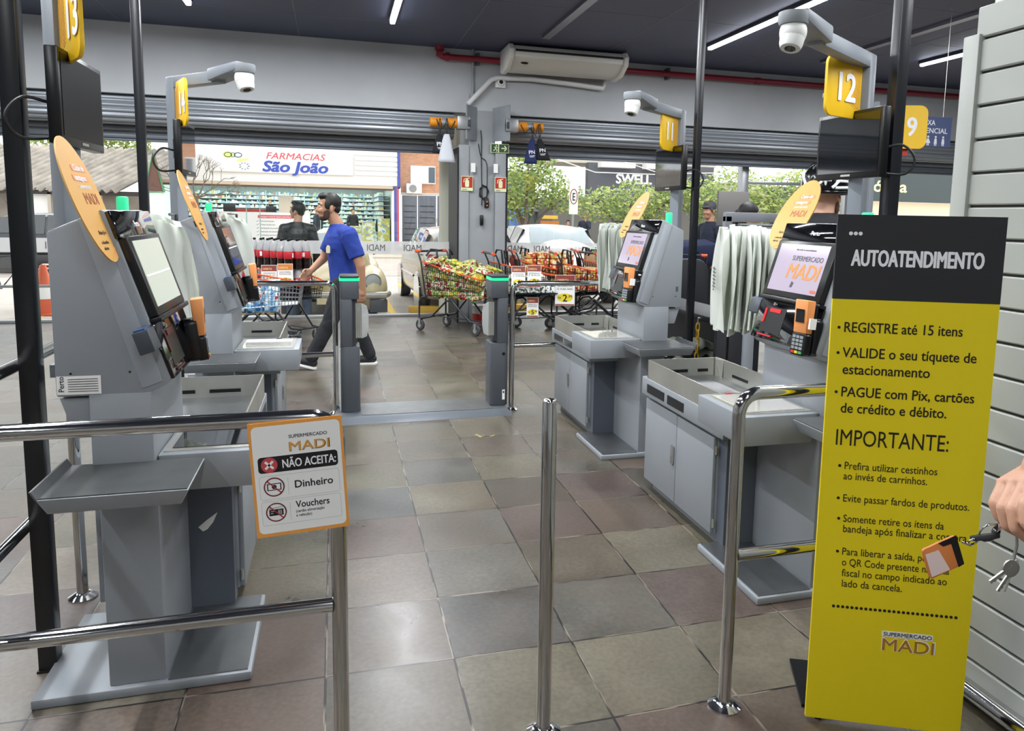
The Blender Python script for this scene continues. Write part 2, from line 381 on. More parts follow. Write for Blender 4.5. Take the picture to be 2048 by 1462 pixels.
# ceiling lamps
LEDM=mat('led_tube_glow','ffffff',.5,emit=14,ecol='f2f6ff')
lamp0=None
lab={0:'lit tube lamp on the ceiling at the left, above lane sign 13',1:'lit tube lamp on the ceiling left of the air conditioner',2:'long lit tube lamp on the ceiling beside camera 12',3:'lit tube lamp high on the right beyond the black post'}
for i,(x,y0,y1) in enumerate(TUBES):
    if i>3 and y1<4: continue
    t=thing('ceiling_lamp',lab.get(i,'lit tube lamp on the ceiling above the tills'),'lamp',(x,(y0+y1)/2,3.6),0,'ceiling tube lamps'); h=(y1-y0)/2
    bx(-.04,.04,-h,h,.01,.05).build('housing',DGREY,t)
    bx(-.026,.026,-h+.01,h-.01,-.02,.012).build('tube',LEDM,t,bevel=.008)
# fire pipe
PIPE=mat('fire_pipe_red','8c2435',.35)
t=thing('fire_pipe','red fire pipe running along the wall below the ceiling','pipe',(0,0,0))
pts=[(1.34,10.11,3.65)]+bend((1.34,10.11,3.65),(1.34,10.11,3.52),(3,10.11,3.52),.06)+[(11.9,10.11,3.52)]
G().tube(pts,.04,14).build('pipe',PIPE,t,smooth=60)
for nm,a,b,r in (('elbow',(1.34,10.11,3.60),(1.34,10.11,3.65),.062),('elbow',(1.42,10.11,3.52),(1.47,10.11,3.52),.056),('coupling',(1.3,10.11,3.56),(1.38,10.11,3.56),.05),('coupling',(6.0,10.11,3.52),(6.08,10.11,3.52),.05)):
    G().cyl(a,b,r,14).build(nm,PIPE,t,smooth=60)
for x in (1.85,4.6,7.8,10): bx(x-.02,x+.02,10.09,10.2,3.45,3.6).build('bracket',DGREY,t)
# air conditioner under the ceiling
ACW=mat('air_conditioner_white','d9d8cf',.4); ACD=mat('air_conditioner_side','e8e7e0',.4)
t=thing('air_conditioner','long cream ceiling air conditioner above the pillar','air conditioner',(0,0,0))
prof=[(10.05,3.62),(9.56,3.62),(9.5,3.56),(9.52,3.47),(9.7,3.37),(9.95,3.345),(10.05,3.37)]
G().prism(prof,2.2,3.69,'x').build('housing',ACW,t,smooth=25,bevel=.01)
pe=[(10.07,3.635),(9.55,3.635),(9.475,3.56),(9.5,3.455),(9.69,3.345),(9.95,3.32),(10.07,3.36)]
G().prism(pe,2.14,2.2,'x').build('end_cover',ACD,t,bevel=.012); G().prism(pe,3.69,3.75,'x').build('end_cover',ACD,t,bevel=.012)
bx(2.22,3.67,9.488,9.52,3.535,3.56).build('air_slot',BLK,t)
G().prism([(9.507,3.53),(9.513,3.475),(9.535,3.475),(9.53,3.53)],2.22,3.67,'x').build('louvre',ACD,t,bevel=.003)
G().M; g=G(); g.ell((2.36,9.6,3.415),(.05,.01,.016)); g.build('badge',BLK,t,smooth=60)
# drain duct
PVC=mat('white_plastic_duct','d8d9d8',.45)
pts=[(1.72,10.12,2.93)]+bend((1.72,10.12,2.93),(2.06,10.12,3.30),(3.4,10.12,3.3),.08,6)+[(2.6,10.12,3.315),(3.1,10.12,3.29),(3.62,10.12,3.255),(3.66,10.12,3.38)]
tag(G().tube(pts,.034,12).build('drain_duct',PVC,smooth=60),'white plastic drain duct climbing from the pillar to the air conditioner','duct')
def dome_eye(name,label,loc,rz=0):
    t=thing(name,label,'camera',loc,rz); bx(-.07,.07,0,.05,-.07,.07).build('mount',WHITE,t,bevel=.008)
    G().lathe([(.055,0),(.058,.03),(.05,.07),(.04,.085)],(0,0,0),20,'y').build('housing',WHITE,t,smooth=50); G().ell((0,.085,0),(.028,.02,.028)).build('lens',BGLOSS,t,smooth=60); t.scale=(1,-1,1); return t
dome_eye('security_camera','small white camera under the drain duct on the grey wall',(2.17,10.2,3.25))
# conduit, junction box and cables
CAB=mat('black_cable','121214',.5)
tag(G().tube([(1.79,10.16,3.65),(1.79,10.16,3.05)],.018,8).box(1.75,1.83,10.11,10.19,2.98,3.07).build('conduit',PILL,smooth=50),'grey conduit dropping down the wall to the pillar','conduit')
c=thing('pendant_cable','black cable hanging down the pillar with a coiled bundle','cable',(0,0,0))
def wob(p,q,n,a,seed):
    rd=random.Random(seed); return [(p[0]+(q[0]-p[0])*i/n+rd.uniform(-a,a),p[1]+(q[1]-p[1])*i/n,p[2]+(q[2]-p[2])*i/n) for i in range(n+1)]
G().tube(wob((1.9,10.11,2.6),(1.92,10.11,1.6),8,.006,1),.006,6).build('cable',CAB,c)
G().tube(spl([(1.86,10.1,2.42),(1.9,10.1,2.25),(1.98,10.1,2.15),(1.985,10.1,1.72)]),.006,6).build('cable',CAB,c)
G().tube([(1.94+.06*math.cos(k*.9)*(1+.2*math.sin(k)),10.09+.004*k/6,1.78+.09*math.sin(k*.9)+.012*math.sin(k*2.3)) for k in range(36)],.006,6).build('coil',CAB,c)
bx(1.955,2.01,10.07,10.13,1.57,1.7).build('switch_box',BLACK,c,bevel=.006)
for z in (1.6,1.65): G().cyl((1.982,10.06,z),(1.982,10.08,z),.012,10).build('button',mat('copper_button','b8703f',.4),c)
tag(bx(1.89,1.935,10.06,10.12,1.33,1.47).build('pendant_switch',BLACK,bevel=.01),'black pendant switch at the end of the cable on the pillar','switch')
# signs on the pillar
PHOTO=mat('photoluminescent_cream','dfe6b4',.5); EXG=mat('exit_sign_green','234a2c',.5)
t=thing('exit_sign','dark green emergency exit sign with running man and arrow on the pillar','sign',(2.155,10.09,2.37)); bx(-.125,.125,-.006,.01,-.06,.06).build('panel',PHOTO,t)
M=frame((0,-.007,0),(1,0,0),(0,0,1)); g=G(); plate(g,M,[(-.118,-.054),(.118,-.054),(.118,.054),(-.118,.054)],0,.001); g.build('background',EXG,t)
g=G(); plate(g,M,circ(-.05,.033,.01,12),.0012); stroke(g,M,-.055,.02,-.062,-.008,.016,.0012); stroke(g,M,-.062,-.008,-.04,-.02,.01,.0012); stroke(g,M,-.04,-.02,-.045,-.045,.009,.0012); stroke(g,M,-.062,-.008,-.075,-.028,.01,.0012); stroke(g,M,-.075,-.028,-.095,-.03,.009,.0012); stroke(g,M,-.055,.016,-.032,.006,.008,.0012); stroke(g,M,-.055,.016,-.08,.012,.008,.0012)
stroke(g,M,.02,0,.085,0,.014,.0012); stroke(g,M,.092,0,.062,.034,.014,.0012); stroke(g,M,.092,0,.062,-.034,.014,.0012); plate(g,M,[(-.025,-.054),(-.012,-.054),(-.012,.054),(-.025,.054)],.0011); g.build('pictogram',PHOTO,t)
def ext_sign(x,label):
    t=thing('extinguisher_sign',label,'sign',(x,10.09,1.9)); bx(-.08,.08,-.004,.01,-.11,.085).build('panel',PHOTO,t)
    M=frame((0,-.005,0),(1,0,0),(0,0,1)); g=G(); plate(g,M,[(-.073,-.068),(.073,-.068),(.073,.078),(-.073,.078)]); g.build('red_field',RED,t)
    g=G(); plate(g,M,rrect(-.027,.027,-.06,.035,.015),.0012); plate(g,M,rrect(-.011,.011,.033,.055,.004),.0012); stroke(g,M,-.04,.045,.035,.062,.009,.0012); stroke(g,M,-.04,.045,-.045,.0,.01,.0012); g.build('pictogram',PHOTO,t)
    g=G(); write(g,M,'EXTINTOR',-.062,-.1,.02,.01,fit=.06); g.build('lettering',BLUEINK,t)
ext_sign(1.71,'red extinguisher sign on the left side of the pillar'); ext_sign(2.17,'red extinguisher sign on the right side of the pillar below the exit sign')
for x,n in ((1.79,'left'),(2.1,'right')): 
    t=thing('paper_tag','small white paper tag stuck on the pillar above the %s extinguisher sign'%n,'tag',(x,10.075,2.1)); bx(-.03,.03,-.003,.003,-.06,.06).build('sheet',PAPER,t)
# shutter motors with plates
def motor(x0,s,label):
    t=thing('shutter_motor',label,'motor',(x0,9.98,2.66)); OR=mat('motor_orange','d8891f',.45)
    G().cyl((s*.16,0,0),(s*.52,0,0),.062,18).build('motor_body',OR,t,smooth=50); G().cyl((s*.30,0,0),(s*.37,0,0),.066,18).build('band',ALU,t,smooth=50)
    bx(min(0,s*.17),max(0,s*.17),-.07,.07,-.08,.09).build('gearbox',mat('cast_metal','9b9c9d',.4,.7),t,bevel=.012)
    G().lathe([(.05,-.02),(.085,-.01),(.085,.02),(.05,.03)],(s*.02,0,0),16,'x').build('sprocket',DGREY,t,smooth=40)
    G().tube([(s*.2,-.06,.02),(s*.26,-.08,-.1),(s*.32,-.08,-.02),(s*.4,-.08,-.12),(s*.44,-.07,.03)],.008,6).build('wiring',CAB,t)
motor(1.72,-1,'orange shutter motor left of the pillar head'); motor(2.2,1,'orange shutter motor right of the pillar head')
PLT=mat('galvanised_plate','8b9095',.45,.3,noise=.2,nscale=5)
g=G().hexa([(1.66,9.93,2.46),(1.83,10.13,2.46),(1.85,10.13,2.46),(1.68,9.93,2.46),(1.66,9.93,2.9),(1.83,10.13,2.9),(1.85,10.13,2.9),(1.68,9.93,2.9)]); tag(g.build('motor_plate',PLT),'galvanised steel plate left of the pillar, behind the left motor','plate')
g=G().hexa([(2.26,9.93,2.46),(2.08,10.13,2.46),(2.06,10.13,2.46),(2.24,9.93,2.46),(2.26,9.93,2.93),(2.08,10.13,2.9),(2.06,10.13,2.9),(2.24,9.93,2.93)]); tag(g.build('motor_plate',PLT),'galvanised steel plate right of the pillar, beside the right motor','plate')
# cloth bags hanging from the motors
def cloth_bag(x,z,h,w,m,label,txt=None,lean=0):
    t=thing('drawstring_bag',label,'bag',(x,9.84 if m.name.startswith('pale') else 9.9,z))
    def fn(u,v):
        a=2*PI*u; k=.28+.72*v**.8; return (w/2*k*math.cos(a)*(1+.08*math.sin(5*a))+lean*v, .035*k*math.sin(a), -h*v)
    G().surf(fn,20,9,True).build('cloth',m,t,smooth=60,mods=(('SOLIDIFY',dict(thickness=.002)),))
    G().tube([(0,0,0),(-.015,0,.1),(0,.03,.2)],.006,6).tube([(0,0,0),(.02,0,.1),(.01,.03,.2)],.006,6).build('drawstring',CAB,t)
    if txt:
        g=G(); M=frame((lean*.6,-.032,-h*.62),(1,0,.12),(0,0,1)); write(g,M,txt,0,0,.07,.02,'CENTER'); plate(g,M,[(-.04,-.02),(.04,-.02),(.04,-.026),(-.04,-.026)]); plate(g,M,[(-.03,-.036),(.03,-.036),(.03,-.042),(-.03,-.042)]); g.build('print',WINK,t)
NAVY=mat('navy_cloth','1c2858',.8); BLKC=mat('black_cloth','15161a',.85); GRYC=mat('pale_grey_plastic','bfc3c9',.6)
cloth_bag(1.32,2.5,.24,.2,BLKC,'black drawstring bag hanging from the left motor','PN'); cloth_bag(1.40,2.50,.36,.22,GRYC,'pale grey plastic bag hanging below the left motor',None)
cloth_bag(2.56,2.5,.33,.18,NAVY,'navy drawstring bag hanging from the right motor','PN',-.02); cloth_bag(2.66,2.5,.28,.2,BLKC,'black drawstring bag beside the navy one on the right motor','PN',.06)
# ================================================================ self-checkout kiosks
XL,XR=-.274,1.533
SCR=mat('screen_glow','a196a5',.12,emit=.22,ecol='d0c4d6'); SCR_OFF=mat('screen_dark','14161a',.05,coat=1)
SCANRED=mat('scanner_red_light','8c0c14',.3,emit=.8,ecol='c01018'); MADI_O=mat('wordmark_orange','dd8a3f',.5)
BEACON=mat('green_beacon','2fc98a',.3,emit=.7); SCALE=mat('scale_glass','c9c6bf',.08,coat=1)
CHEEK=mat('kiosk_cheek_grey','979ca2',.42); LENS=mat('camera_lens','0a0a0c',.05)
L_U=math.hypot(.154,.487); UV=Vector((.154/L_U,0,.487/L_U)); RV=Vector((0,-1,0)); NV=RV.cross(UV)
def kiosk(lane,side,y0,label,front):
    s=1 if side=='R' else -1; x0=XR if s>0 else XL
    t=thing('self_checkout',label,'self-checkout',(x0,y0,0),0,'self-checkout kiosks')
    B=Matrix.Diagonal((s,1,1,1))                       # w, v, z of the body
    H=Matrix.Identity(4) if s>0 else Matrix.Translation((0,.451,0))@Matrix.Rotation(PI,4,'Z')   # head turned to face the aisle
    def g(): q=G(); q.M=B; return q
    def h(): q=G(); q.M=H; return q
    # foot plate
    q=g().box(0,.605,0,.5,.0,.03); q.build('base_plate',GREY,t,bevel=.006)
    g().box(.012,.24,.012,.49,.03,.034).build('plate_top',STEELD,t)
    # column
    q=g().box(.246,.402,.02,.45,.03,.70); q.build('column',GREY,t,bevel=.004)
    # cabinet: carcass, two doors, hinges, plinth
    q=g().box(.09,.56,.52,1.28,.055,.52).box(.12,.54,.54,1.26,.0,.06); c=q.build('cabinet',GREYD if 0 else GREY,t,bevel=.004)
    for k,(a,b) in enumerate(((.522,.895),(.899,1.278))):
        d=g().box(.072,.09,a,b,.06,.505).build('door',GREY,t,bevel=.003)
        if k==0: q=g(); q.M=B@Matrix.Translation((.066,.925,.3)); q.prism(rrect(-.014,.014,-.05,.05,.013),-.004,.004,'x'); q.build('handle',CHROME,d,bevel=.001)
        if k==0:
            for z in (.11,.45): g().cyl((.082,.515,z-.02),(.082,.515,z+.02),.006,8).build('hinge',STEEL,d)
    g().box(.10,.50,.45,.521,.03,.60).build('side_panel',mat('kiosk_dark_panel','59606a',.45),t)
    # bagging tray: rim strip with slots, folded steel walls, floor
    q=g().box(.046,.5,.40,1.285,.53,.625); q.build('tray_rim',GREY,t,bevel=.005)
    for k,(a,b) in enumerate(((.78,.96),(1.0,1.21))): g().box(.043,.05,a,b,.553,.597).build('slot',BLACK,t)
    g().box(.05,.11,1.283,1.289,.553,.597).build('slot',BLACK,t)
    q=g()
    for P in ([(.05,.42),(.05,1.225),(.056,1.225),(.056,.42)],[(.05,1.22),(.46,1.22),(.46,1.226),(.05,1.226)],[(.455,.46),(.455,1.225),(.461,1.225),(.461,.46)]): q.prism(P,.62,.724,'z')
    q.hexa([(.44,1.15,.62),(.44,1.21,.62),(.45,1.21,.62),(.45,1.15,.62),(.44,1.20,.72),(.44,1.215,.72),(.455,1.215,.72),(.455,1.15,.72)])
    q.build('tray_wall',STEEL,t)
    g().box(.056,.456,.42,1.22,.622,.628).build('tray_floor',STEELD,t)
    q=g().box(.15,.28,1.214,1.219,.65,.665).box(.452,.455,.9,1.05,.65,.665).box(.34,.40,1.214,1.219,.65,.665); q.build('drain_slot',BLACK,t)
    # scanner table with its glass plate
    q=g().hexa([(-.074,.035,.622),(.22,.035,.622),(.22,.405,.622),(-.074,.405,.622),(-.078,.031,.737),(.246,.031,.737),(.246,.405,.737),(-.078,.405,.737)]); sc=q.build('scanner_table',GREY,t,bevel=.004)
    g().box(-.05,.235,.06,.385,.7365,.7405).build('scanner_frame',STEEL,sc); g().box(-.03,.215,.085,.36,.740,.7425).build('scanner_glass',SCALE if lane!='13' else SCR_OFF,sc)
    q=g().box(.03,.06,.36,.375,.7428,.7445); q.build('scan_window',SCANRED if lane=='12' else BLACK,sc)
    # packing shelf
    q=g(); a=(.112,.467,-.259,.012); b=(.135,.45,-.235,-.01)
    q.hexa([(b[0],b[2],.68),(b[1],b[2],.68),(b[1],b[3],.68),(b[0],b[3],.68),(a[0],a[2],.727),(a[1],a[2],.727),(a[1],a[3],.727),(a[0],a[3],.727)]); q.build('shelf',GREY,t,bevel=.003)
    g().box(.116,.463,-.254,.01,.727,.7305).build('shelf_plate',mat('worn_steel_plate','77797a',.4,.85,noise=.2,nscale=7),t)
    if lane=='13': q=G(); q.prism([(-.215,.335),(-.185,.36),(-.15,.385),(-.165,.35),(-.185,.325),(-.2,.318)],.4485,.45,'y'); q.build('torn_sticker',PAPER,t)
    g().hexa([(.462,-.259,.727),(.467,-.259,.727),(.467,.012,.727),(.462,.012,.727),(.475,-.259,.75),(.48,-.259,.75),(.48,.012,.75),(.475,.012,.75)]).build('shelf_lip',STEELD,t)
    # neck and head
    g().box(.247,.409,0,.44,.70,.94).build('neck',GREY,t,bevel=.004)
    q=g(); q.prism([(.405,.83),(.46,.83),(.489,.925),(.405,.925)],.02,.43,'y'); q.build('rear_tray',GREY,t,bevel=.003)
    prof=[(.49,.933),(.49,1.398),(.352,1.462),(.342,1.455),(.192,.978),(.205,.958),(.262,.933)]
    hd=h().prism(prof,0,.451,'y').build('head',GREY,t,bevel=.006)
    [h().prism([(.215,.97),(.36,1.435),(.41,1.435),(.27,.95)],qa,qa+.0035,'y').build('cheek',CHEEK,hd,bevel=.001) for qa in (-.0035,.451)]
    q=h()
    for w,z in ((.45,1.0),(.30,1.0)): q.cyl((w,-.001,z),(w,-.003,z),.003,8).cyl((w,.452,z),(w,.454,z),.003,8)
    q.build('screw',BLACK,hd)
    q=h().box(.45,.465,-.002,0,1.03,1.06); q.build('lock_cover',GREYD,hd)
    # the front is described from its lower left corner as the customer sees it: a to the right, b up the slope
    O=Vector((.194,.451,.973)); M=H@frame(O,RV,UV)
    def face(x0,x1,y0,y1,z0,z1): q=G(); q.M=M; return q.box(x0,x1,y0,y1,z0,z1)
    bz=face(.0,.451,.425,.505,.0,.016).build('top_band',BGLOSS,hd,bevel=.003)
    q=G(); write(q,M,'Perto',.225,.455,.026,.03,'CENTER',d=.017); q.build('lettering',WINK,bz)
    be=face(.012,.405,.185,.425,.0,.03).build('screen_bezel',BLACK,hd,bevel=.004)
    sm={'13':mat('screen_pale','b5bbad',.3,emit=.22,ecol='dfe6d6'),'14':SCR_OFF}.get(lane,SCR); face(.04,.37,.21,.41,.03,.0315).build('screen',sm,be)  # front left screen: reflected bags imitated by a pale glowing colour
    face(.005,.42,.168,.184,.0,.036).build('ledge',BLACK,hd,bevel=.004)
    if lane in('12','11'):
        q=G(); write(q,M,'SUPERMERCADO',.15,.342,.03,.015,d=.0318,fit=.2); write(q,M,'bem vindo ao autoatendimento',.16,.385,.011,d=.0318,fit=.13); plate(q,M,[(.19,.23),(.205,.23),(.21,.25),(.195,.255)],.0316); q.build('lettering',mat('screen_ink','4a4650',.5),be)
        q=G(); write(q,M,'MADI',.135,.268,.088,.04,d=.032,shear=.15,fit=.215); q.build('wordmark',MADI_O,be)
        q=G(); plate(q,M,rrect(.33,.365,.218,.23,.005),.0316); q.build('button',mat('screen_button','c9654a',.5),be)
        q=G(); plate(q,M,circ(.05,.33,.03,20),.0316) if 0 else None
    else:
        q=G(); plate(q,M,[(.045,.30),(.36,.30),(.36,.306),(.045,.306)],.0316); q.build('screen_line',WINK,be)
    # lower black panel with scanner recess
    lp=face(.0,.425,.0,.168,.0,.012).build('lower_panel',BGLOSS,hd,bevel=.003)
    q=face(.05,.2,.03,.14,.012,.013); q.build('scanner_recess',BLACK,lp)
    q=G(); q.M=M; q.box(.09,.165,.118,.134,.0131,.016).box(.055,.068,.07,.13,.0131,.016).box(.05,.15,.014,.019,.0131,.018); q.build('scanner_light',SCANRED if lane=='12' else mat('scanner_dim','4a1018',.3),lp)
    q=G(); write(q,M,'|||| o',.095,.15,.014,.01,d=.0125); q.build('marking',PAPER,lp)
    q=face(-.085,-.005,.10,.165,-.03,.012); sb=q.build('printer_box',DGREY,hd,bevel=.003)
    q=face(-.08,-.01,.165,.17,-.025,.005); q.build('receipt_slot',mat('printer_blue','33507c',.4),sb)
    # beacon on top
    h().box(.385,.415,.01,.05,1.41,1.505).build('beacon',BEACON,hd,bevel=.006)
    # rating plate on the side
    if lane=='13':
        MP=frame((-.49,-.0015,.935),(1,0,0),(0,0,1)); q=G(); plate(q,MP,[(.004,.005),(.115,.005),(.115,.058),(.004,.058)],0,.001); lb=q.build('rating_plate',PAPER,hd)
        q=G(); write(q,MP,'Perto',.022,.012,.02,.02,d=.0011,rot=PI/2)
        for k in range(6): plate(q,MP,[(.032,.013+.007*k),(.108,.013+.007*k),(.108,.0145+.007*k),(.032,.0145+.007*k)],.0011)
        q.build('lettering',INK,lb)
    # card terminal in its holder, customer's right
    T=frame(O+RV*(.405 if s>0 else .36)+UV*.07+NV*.012,Vector((.12,-.94,0)),UV*1+NV*.18+RV*.12); T=H@T
    q=G(); q.M=T; q.prism(rrect(-.04,.04,-.085,.06,.02),-.01,.03,'z'); q.box(-.032,.032,-.06,.11,.02,.036); holder=q.build('terminal_holder',BLACK,hd,bevel=.004)
    WM=Matrix.Translation((x0,y0,0))
    tm=thing('card_terminal',{'13':'card terminal seen edge-on, jutting from the dark side of the front left kiosk','14':'card terminal on the rear left kiosk, in front of the cola bottles','11':'small card terminal with orange face on the rear right kiosk','12':'card terminal with orange face and coloured keys next to the red scanner glow'}[lane],'card terminal',(0,0,0)); tm.matrix_world=WM@T@Matrix.Translation((0,0,.036 if s>0 else .02)); 
    q=G(); q.prism(rrect(-.038,.038,-.085,.0,.012),0,.03,'z'); q.build('keypad_body',BLACK,tm,bevel=.003)
    q=G(); q.hexa([(-.034,0,.0),(.034,0,.0),(.034,.125,.0),(-.034,.125,.0),(-.034,0,.03),(.034,0,.03),(.034,.125,.04),(-.034,.125,.04)]); q.build('display_body',mat('terminal_orange','e8985a',.4),tm,bevel=.004)
    q=G(); q.hexa([(-.022,.04,.035),(.022,.04,.035),(.022,.09,.039),(-.022,.09,.039),(-.022,.04,.036),(.022,.04,.036),(.022,.09,.04),(-.022,.09,.04)]); q.build('display',SCR_OFF,tm)
    q=G()
    for i in range(3):
        for j in range(4): q.box(-.028+.02*i,-.012+.02*i,-.02-.014*j,-.01-.014*j,.03,.034)
    q.build('keys',mat('keypad_keys','8f9498',.5),tm)
    for i,c in enumerate(('c8402f','d8c33a','4aa35a')): G().box(-.028+.02*i,-.012+.02*i,-.078,-.068,.03,.034).build('key',mat('key_%s'%('red','yellow','green')[i],c,.4),tm)
    G().box(.042,.05,.02,.06,.0,.03).build('side_label',PAPER,tm)
    # mast with camera arm: fixed to the kiosk, so a part of it
    PX=(x0+s*(.595 if s>0 else .535),y0+.345); adir=(Vector((-.66,-.42,0)) if lane=='12' else Vector((-.6,-.5,0)) if s>0 else Vector((.49,-.53,0))).normalized()
    ZT=2.155; rz=math.atan2(adir.y,adir.x); AL={'12':.7,'11':.62,'14':.555,'13':.6}[lane]
    MM=Matrix.Translation((PX[0]-x0,PX[1]-y0,0))@Matrix.Rotation(rz,4,'Z')
    q=G(); q.M=MM; q.box(-.035,.035,-.03,.03,.90,ZT); m=q.build('mast',POLE,t,bevel=.004)
    q=g(); q.box(.47,.60,.30,.39,.93,.97); q.build('mast_bracket',GREY,t)
    q=G(); q.M=MM; q.box(-.034,AL-.16,-.029,.029,ZT-.055,ZT+.003); q.build('arm',POLE,m,bevel=.004)
    q=G(); q.M=MM; q.hexa([(AL-.2,-.055,ZT-.05),(AL+.03,-.055,ZT-.012),(AL+.03,.055,ZT-.012),(AL-.2,.055,ZT-.05),(AL-.2,-.055,ZT+.012),(AL+.03,-.055,ZT+.03),(AL+.03,.055,ZT+.03),(AL-.2,.055,ZT+.012)]); q.build('arm_head',POLE,m,bevel=.01)
    C=Vector((PX[0]-x0,PX[1]-y0,0))+adir*(AL+.02)
    q=G(); q.lathe([(.052,.02),(.054,-.004),(.048,-.02)],(C.x,C.y,ZT+.0),22); q.build('camera_base',GREY,m,smooth=50)
    cm=G().ell((C.x,C.y,ZT-.045),(.046,.046,.052),20,14); tl=Vector((adir.x*.35,adir.y*.35,-1)).normalized()
    p=Vector((C.x,C.y,ZT-.052)); cm.tube([p,p+tl*.036,p+tl*.052,p+tl*.053],[.043,.040,.034,.024],20); cm.m=1; cm.tube([p+tl*.053,p+tl*.0545],[.019,.019],16); cm.build('camera_dome',[WHITE,LENS],m,smooth=60)
    # lane number sign
    sd={'12':Vector((-.93,-.36,0)),'11':Vector((-.75,-.66,0)),'13':Vector((.47,-.88,0)),'14':Vector((.36,-.93,0))}[lane].normalized()
    st=Vector((PX[0],PX[1],1.89))+sd*.035
    ns=thing('lane_sign',{'13':'yellow lane sign reading 13, above the dull black monitor','14':'narrow yellow lane sign reading 14 on the mast left of the pharmacy','11':'yellow lane sign reading 11 between the white dome camera and a black post','12':'largest yellow lane sign, reading 12, under the camera arm beside the lit tube lamp'}[lane],'sign',st); W=.245
    M2=frame((0,0,0),sd,(0,0,1))
    q=G(); P=[(0,0),(W-.04,0)]+[(W-.04+.04*math.sin(a*PI/12),.04-.04*math.cos(a*PI/12)) for a in range(1,7)]+[(W-.04+.04*math.cos(a*PI/12),.195+.04*math.sin(a*PI/12)) for a in range(0,7)]+[(0,.235)]
    plate(q,M2,P,-.006,.012); q.build('panel',YEL,ns,bevel=.001)
    for flip in (0,1):
        M3=M2@Matrix.Translation((0,0,.0062)) if not flip else frame(sd*W,-sd,(0,0,1))@Matrix.Translation((0,0,.0062))
        fx=(lambda a:a) if not flip else (lambda a:W-a)
        q=G(); x_l=.10 if not flip else .05
        write(q,M3,lane,(.09 if not flip else .045),.065,.155,.05,sx=.72,d=.003,fit=.125 if lane!='11' else .088); q.build('digits',WINK,ns)
        q=G()
        for k in range(15):
            u=.028+k*.011; stroke(q,M3,fx(.01),u,fx(.085),u+.035 if not flip else u+.035,.003,.0002,.0004)
        q.build('hatching',ORLIGHT,ns)
    # monitor
    mo=thing('customer_monitor',{'13':'dull black flat monitor at the upper left under the sign reading 13','14':'thin black monitor seen edge-on left of the pharmacy sign','11':'black monitor reflecting the street, left of the middle black post','12':'large black monitor over the shopper with the cycle helmet'}[lane],'monitor',(x0+s*.535+(.008 if s>0 else .04),y0+.34,1.785),0,'customer monitors')
    q=G(); q.box(-.018,.018,-.205,.205,-.137,.137); q.build('housing',BLACK,mo,bevel=.005)
    e=-s*.0185; q=G(); q.box(min(e,e*1.06),max(e,e*1.06),-.19,.19,-.112,.122); q.build('screen',SCR_OFF if lane!='13' else mat('screen_matt','0d0e11',.35,spec=.2),mo)
    q=G(); q.box(min(e,e*1.08),max(e,e*1.08),-.03,.03,-.128,-.12); q.build('logo',STEEL,mo)
    q=G(); q.box(min(0,s*.05),max(0,s*.05),-.04,.04,-.05,.05); q.build('wall_mount',BLACK,mo)
    q=G(); yy=-.21 if lane in('13','12') else -.21; q.tube(spl([(s*.02,yy+.03,-.02),(s*.07,yy-.015,-.015),(s*.105,yy-.04,-.07),(s*.08,yy-.02,-.125),(s*.02,yy+.05,-.12)]),.005,6); q.build('cable',CAB,mo)
    # oval club placard at the customer's left
    oc={'12':(1.985,2.95,1.497),'11':(1.936,4.711,1.49),'13':(-.645,2.31,1.486),'14':(-.664,3.984,1.486)}[lane]
    up=Vector((.5,0,.87)) if s>0 else Vector((-.33,0,.94)); ax=Vector((0,-s,0)); ax=(ax+Vector((-.25*0,0,0))).normalized()
    pl=thing('club_placard',{'12':'amber oval club placard leaning over the thick bundle of bags','11':'small amber oval club placard before the yellow-green trees','13':'largest amber oval club placard, under the dull black monitor','14':'narrow amber oval club placard left of the pharmacy, under a monitor'}[lane],'placard',oc,0,'club placards')
    M4=frame((0,0,0),ax,up); q=G(); plate(q,M4,circ(0,0,.128,40,.178),-.002,.004); q.build('panel',AMBER,pl)
    q=G(); plate(q,M4,rrect(-.03,.085,.08,.098,.006),.0021); plate(q,M4,rrect(-.05,.075,.052,.07,.006),.0021); plate(q,M4,[(.02,-.155),(.08,-.13),(.09,-.115),(-.02,-.172)],.0021,.0005); q.build('ribbon',mat('placard_salmon','e0905a',.5),pl)
    q=G(); write(q,M4,'Clube de',-.02,.082,.024,.02,shear=.2,d=.0036); write(q,M4,'vantagens',-.04,.054,.024,.02,shear=.2,d=.0036); write(q,M4,'SUPERMERCADO',-.03,.032,.012,.02,d=.0026,fit=.1); q.build('lettering',WINK,pl)
    q=G(); write(q,M4,'MADI',-.03,-.012,.045,.02,d=.0026,fit=.11); q.build('wordmark',mat('wordmark_brown','a8603a',.5),pl)
    q=G(); write(q,M4,'Baixe já o',-.04,-.098,.016,.02,d=.0026); write(q,M4,'e descubra',-.05,-.125,.014,.02,d=.0026); write(q,M4,'ofertas',-.05,-.142,.014,.02,d=.0026); q.build('small_print',mat('placard_print','5b4632',.5),pl)
    q=G(); old=q.M; bp=Vector((-s*.0,0,0)); q.M=M4; q.box(.03,.1,-.1,-.07,-.03,-.002); q.build('bracket',BLACK,pl)
kiosk('13','L',2.356,'big grey self-checkout at the left front, its side with a rating plate to the viewer','13')
kiosk('14','L',4.114,'grey self-checkout with a reflecting screen behind the big one on the left','14')
kiosk('12','R',2.373,'grey self-checkout with lit screen and red scanner glow beside the yellow banner','12')
kiosk('11','R',4.131,'smaller grey self-checkout with lit screen, right of the shopping carts','11')
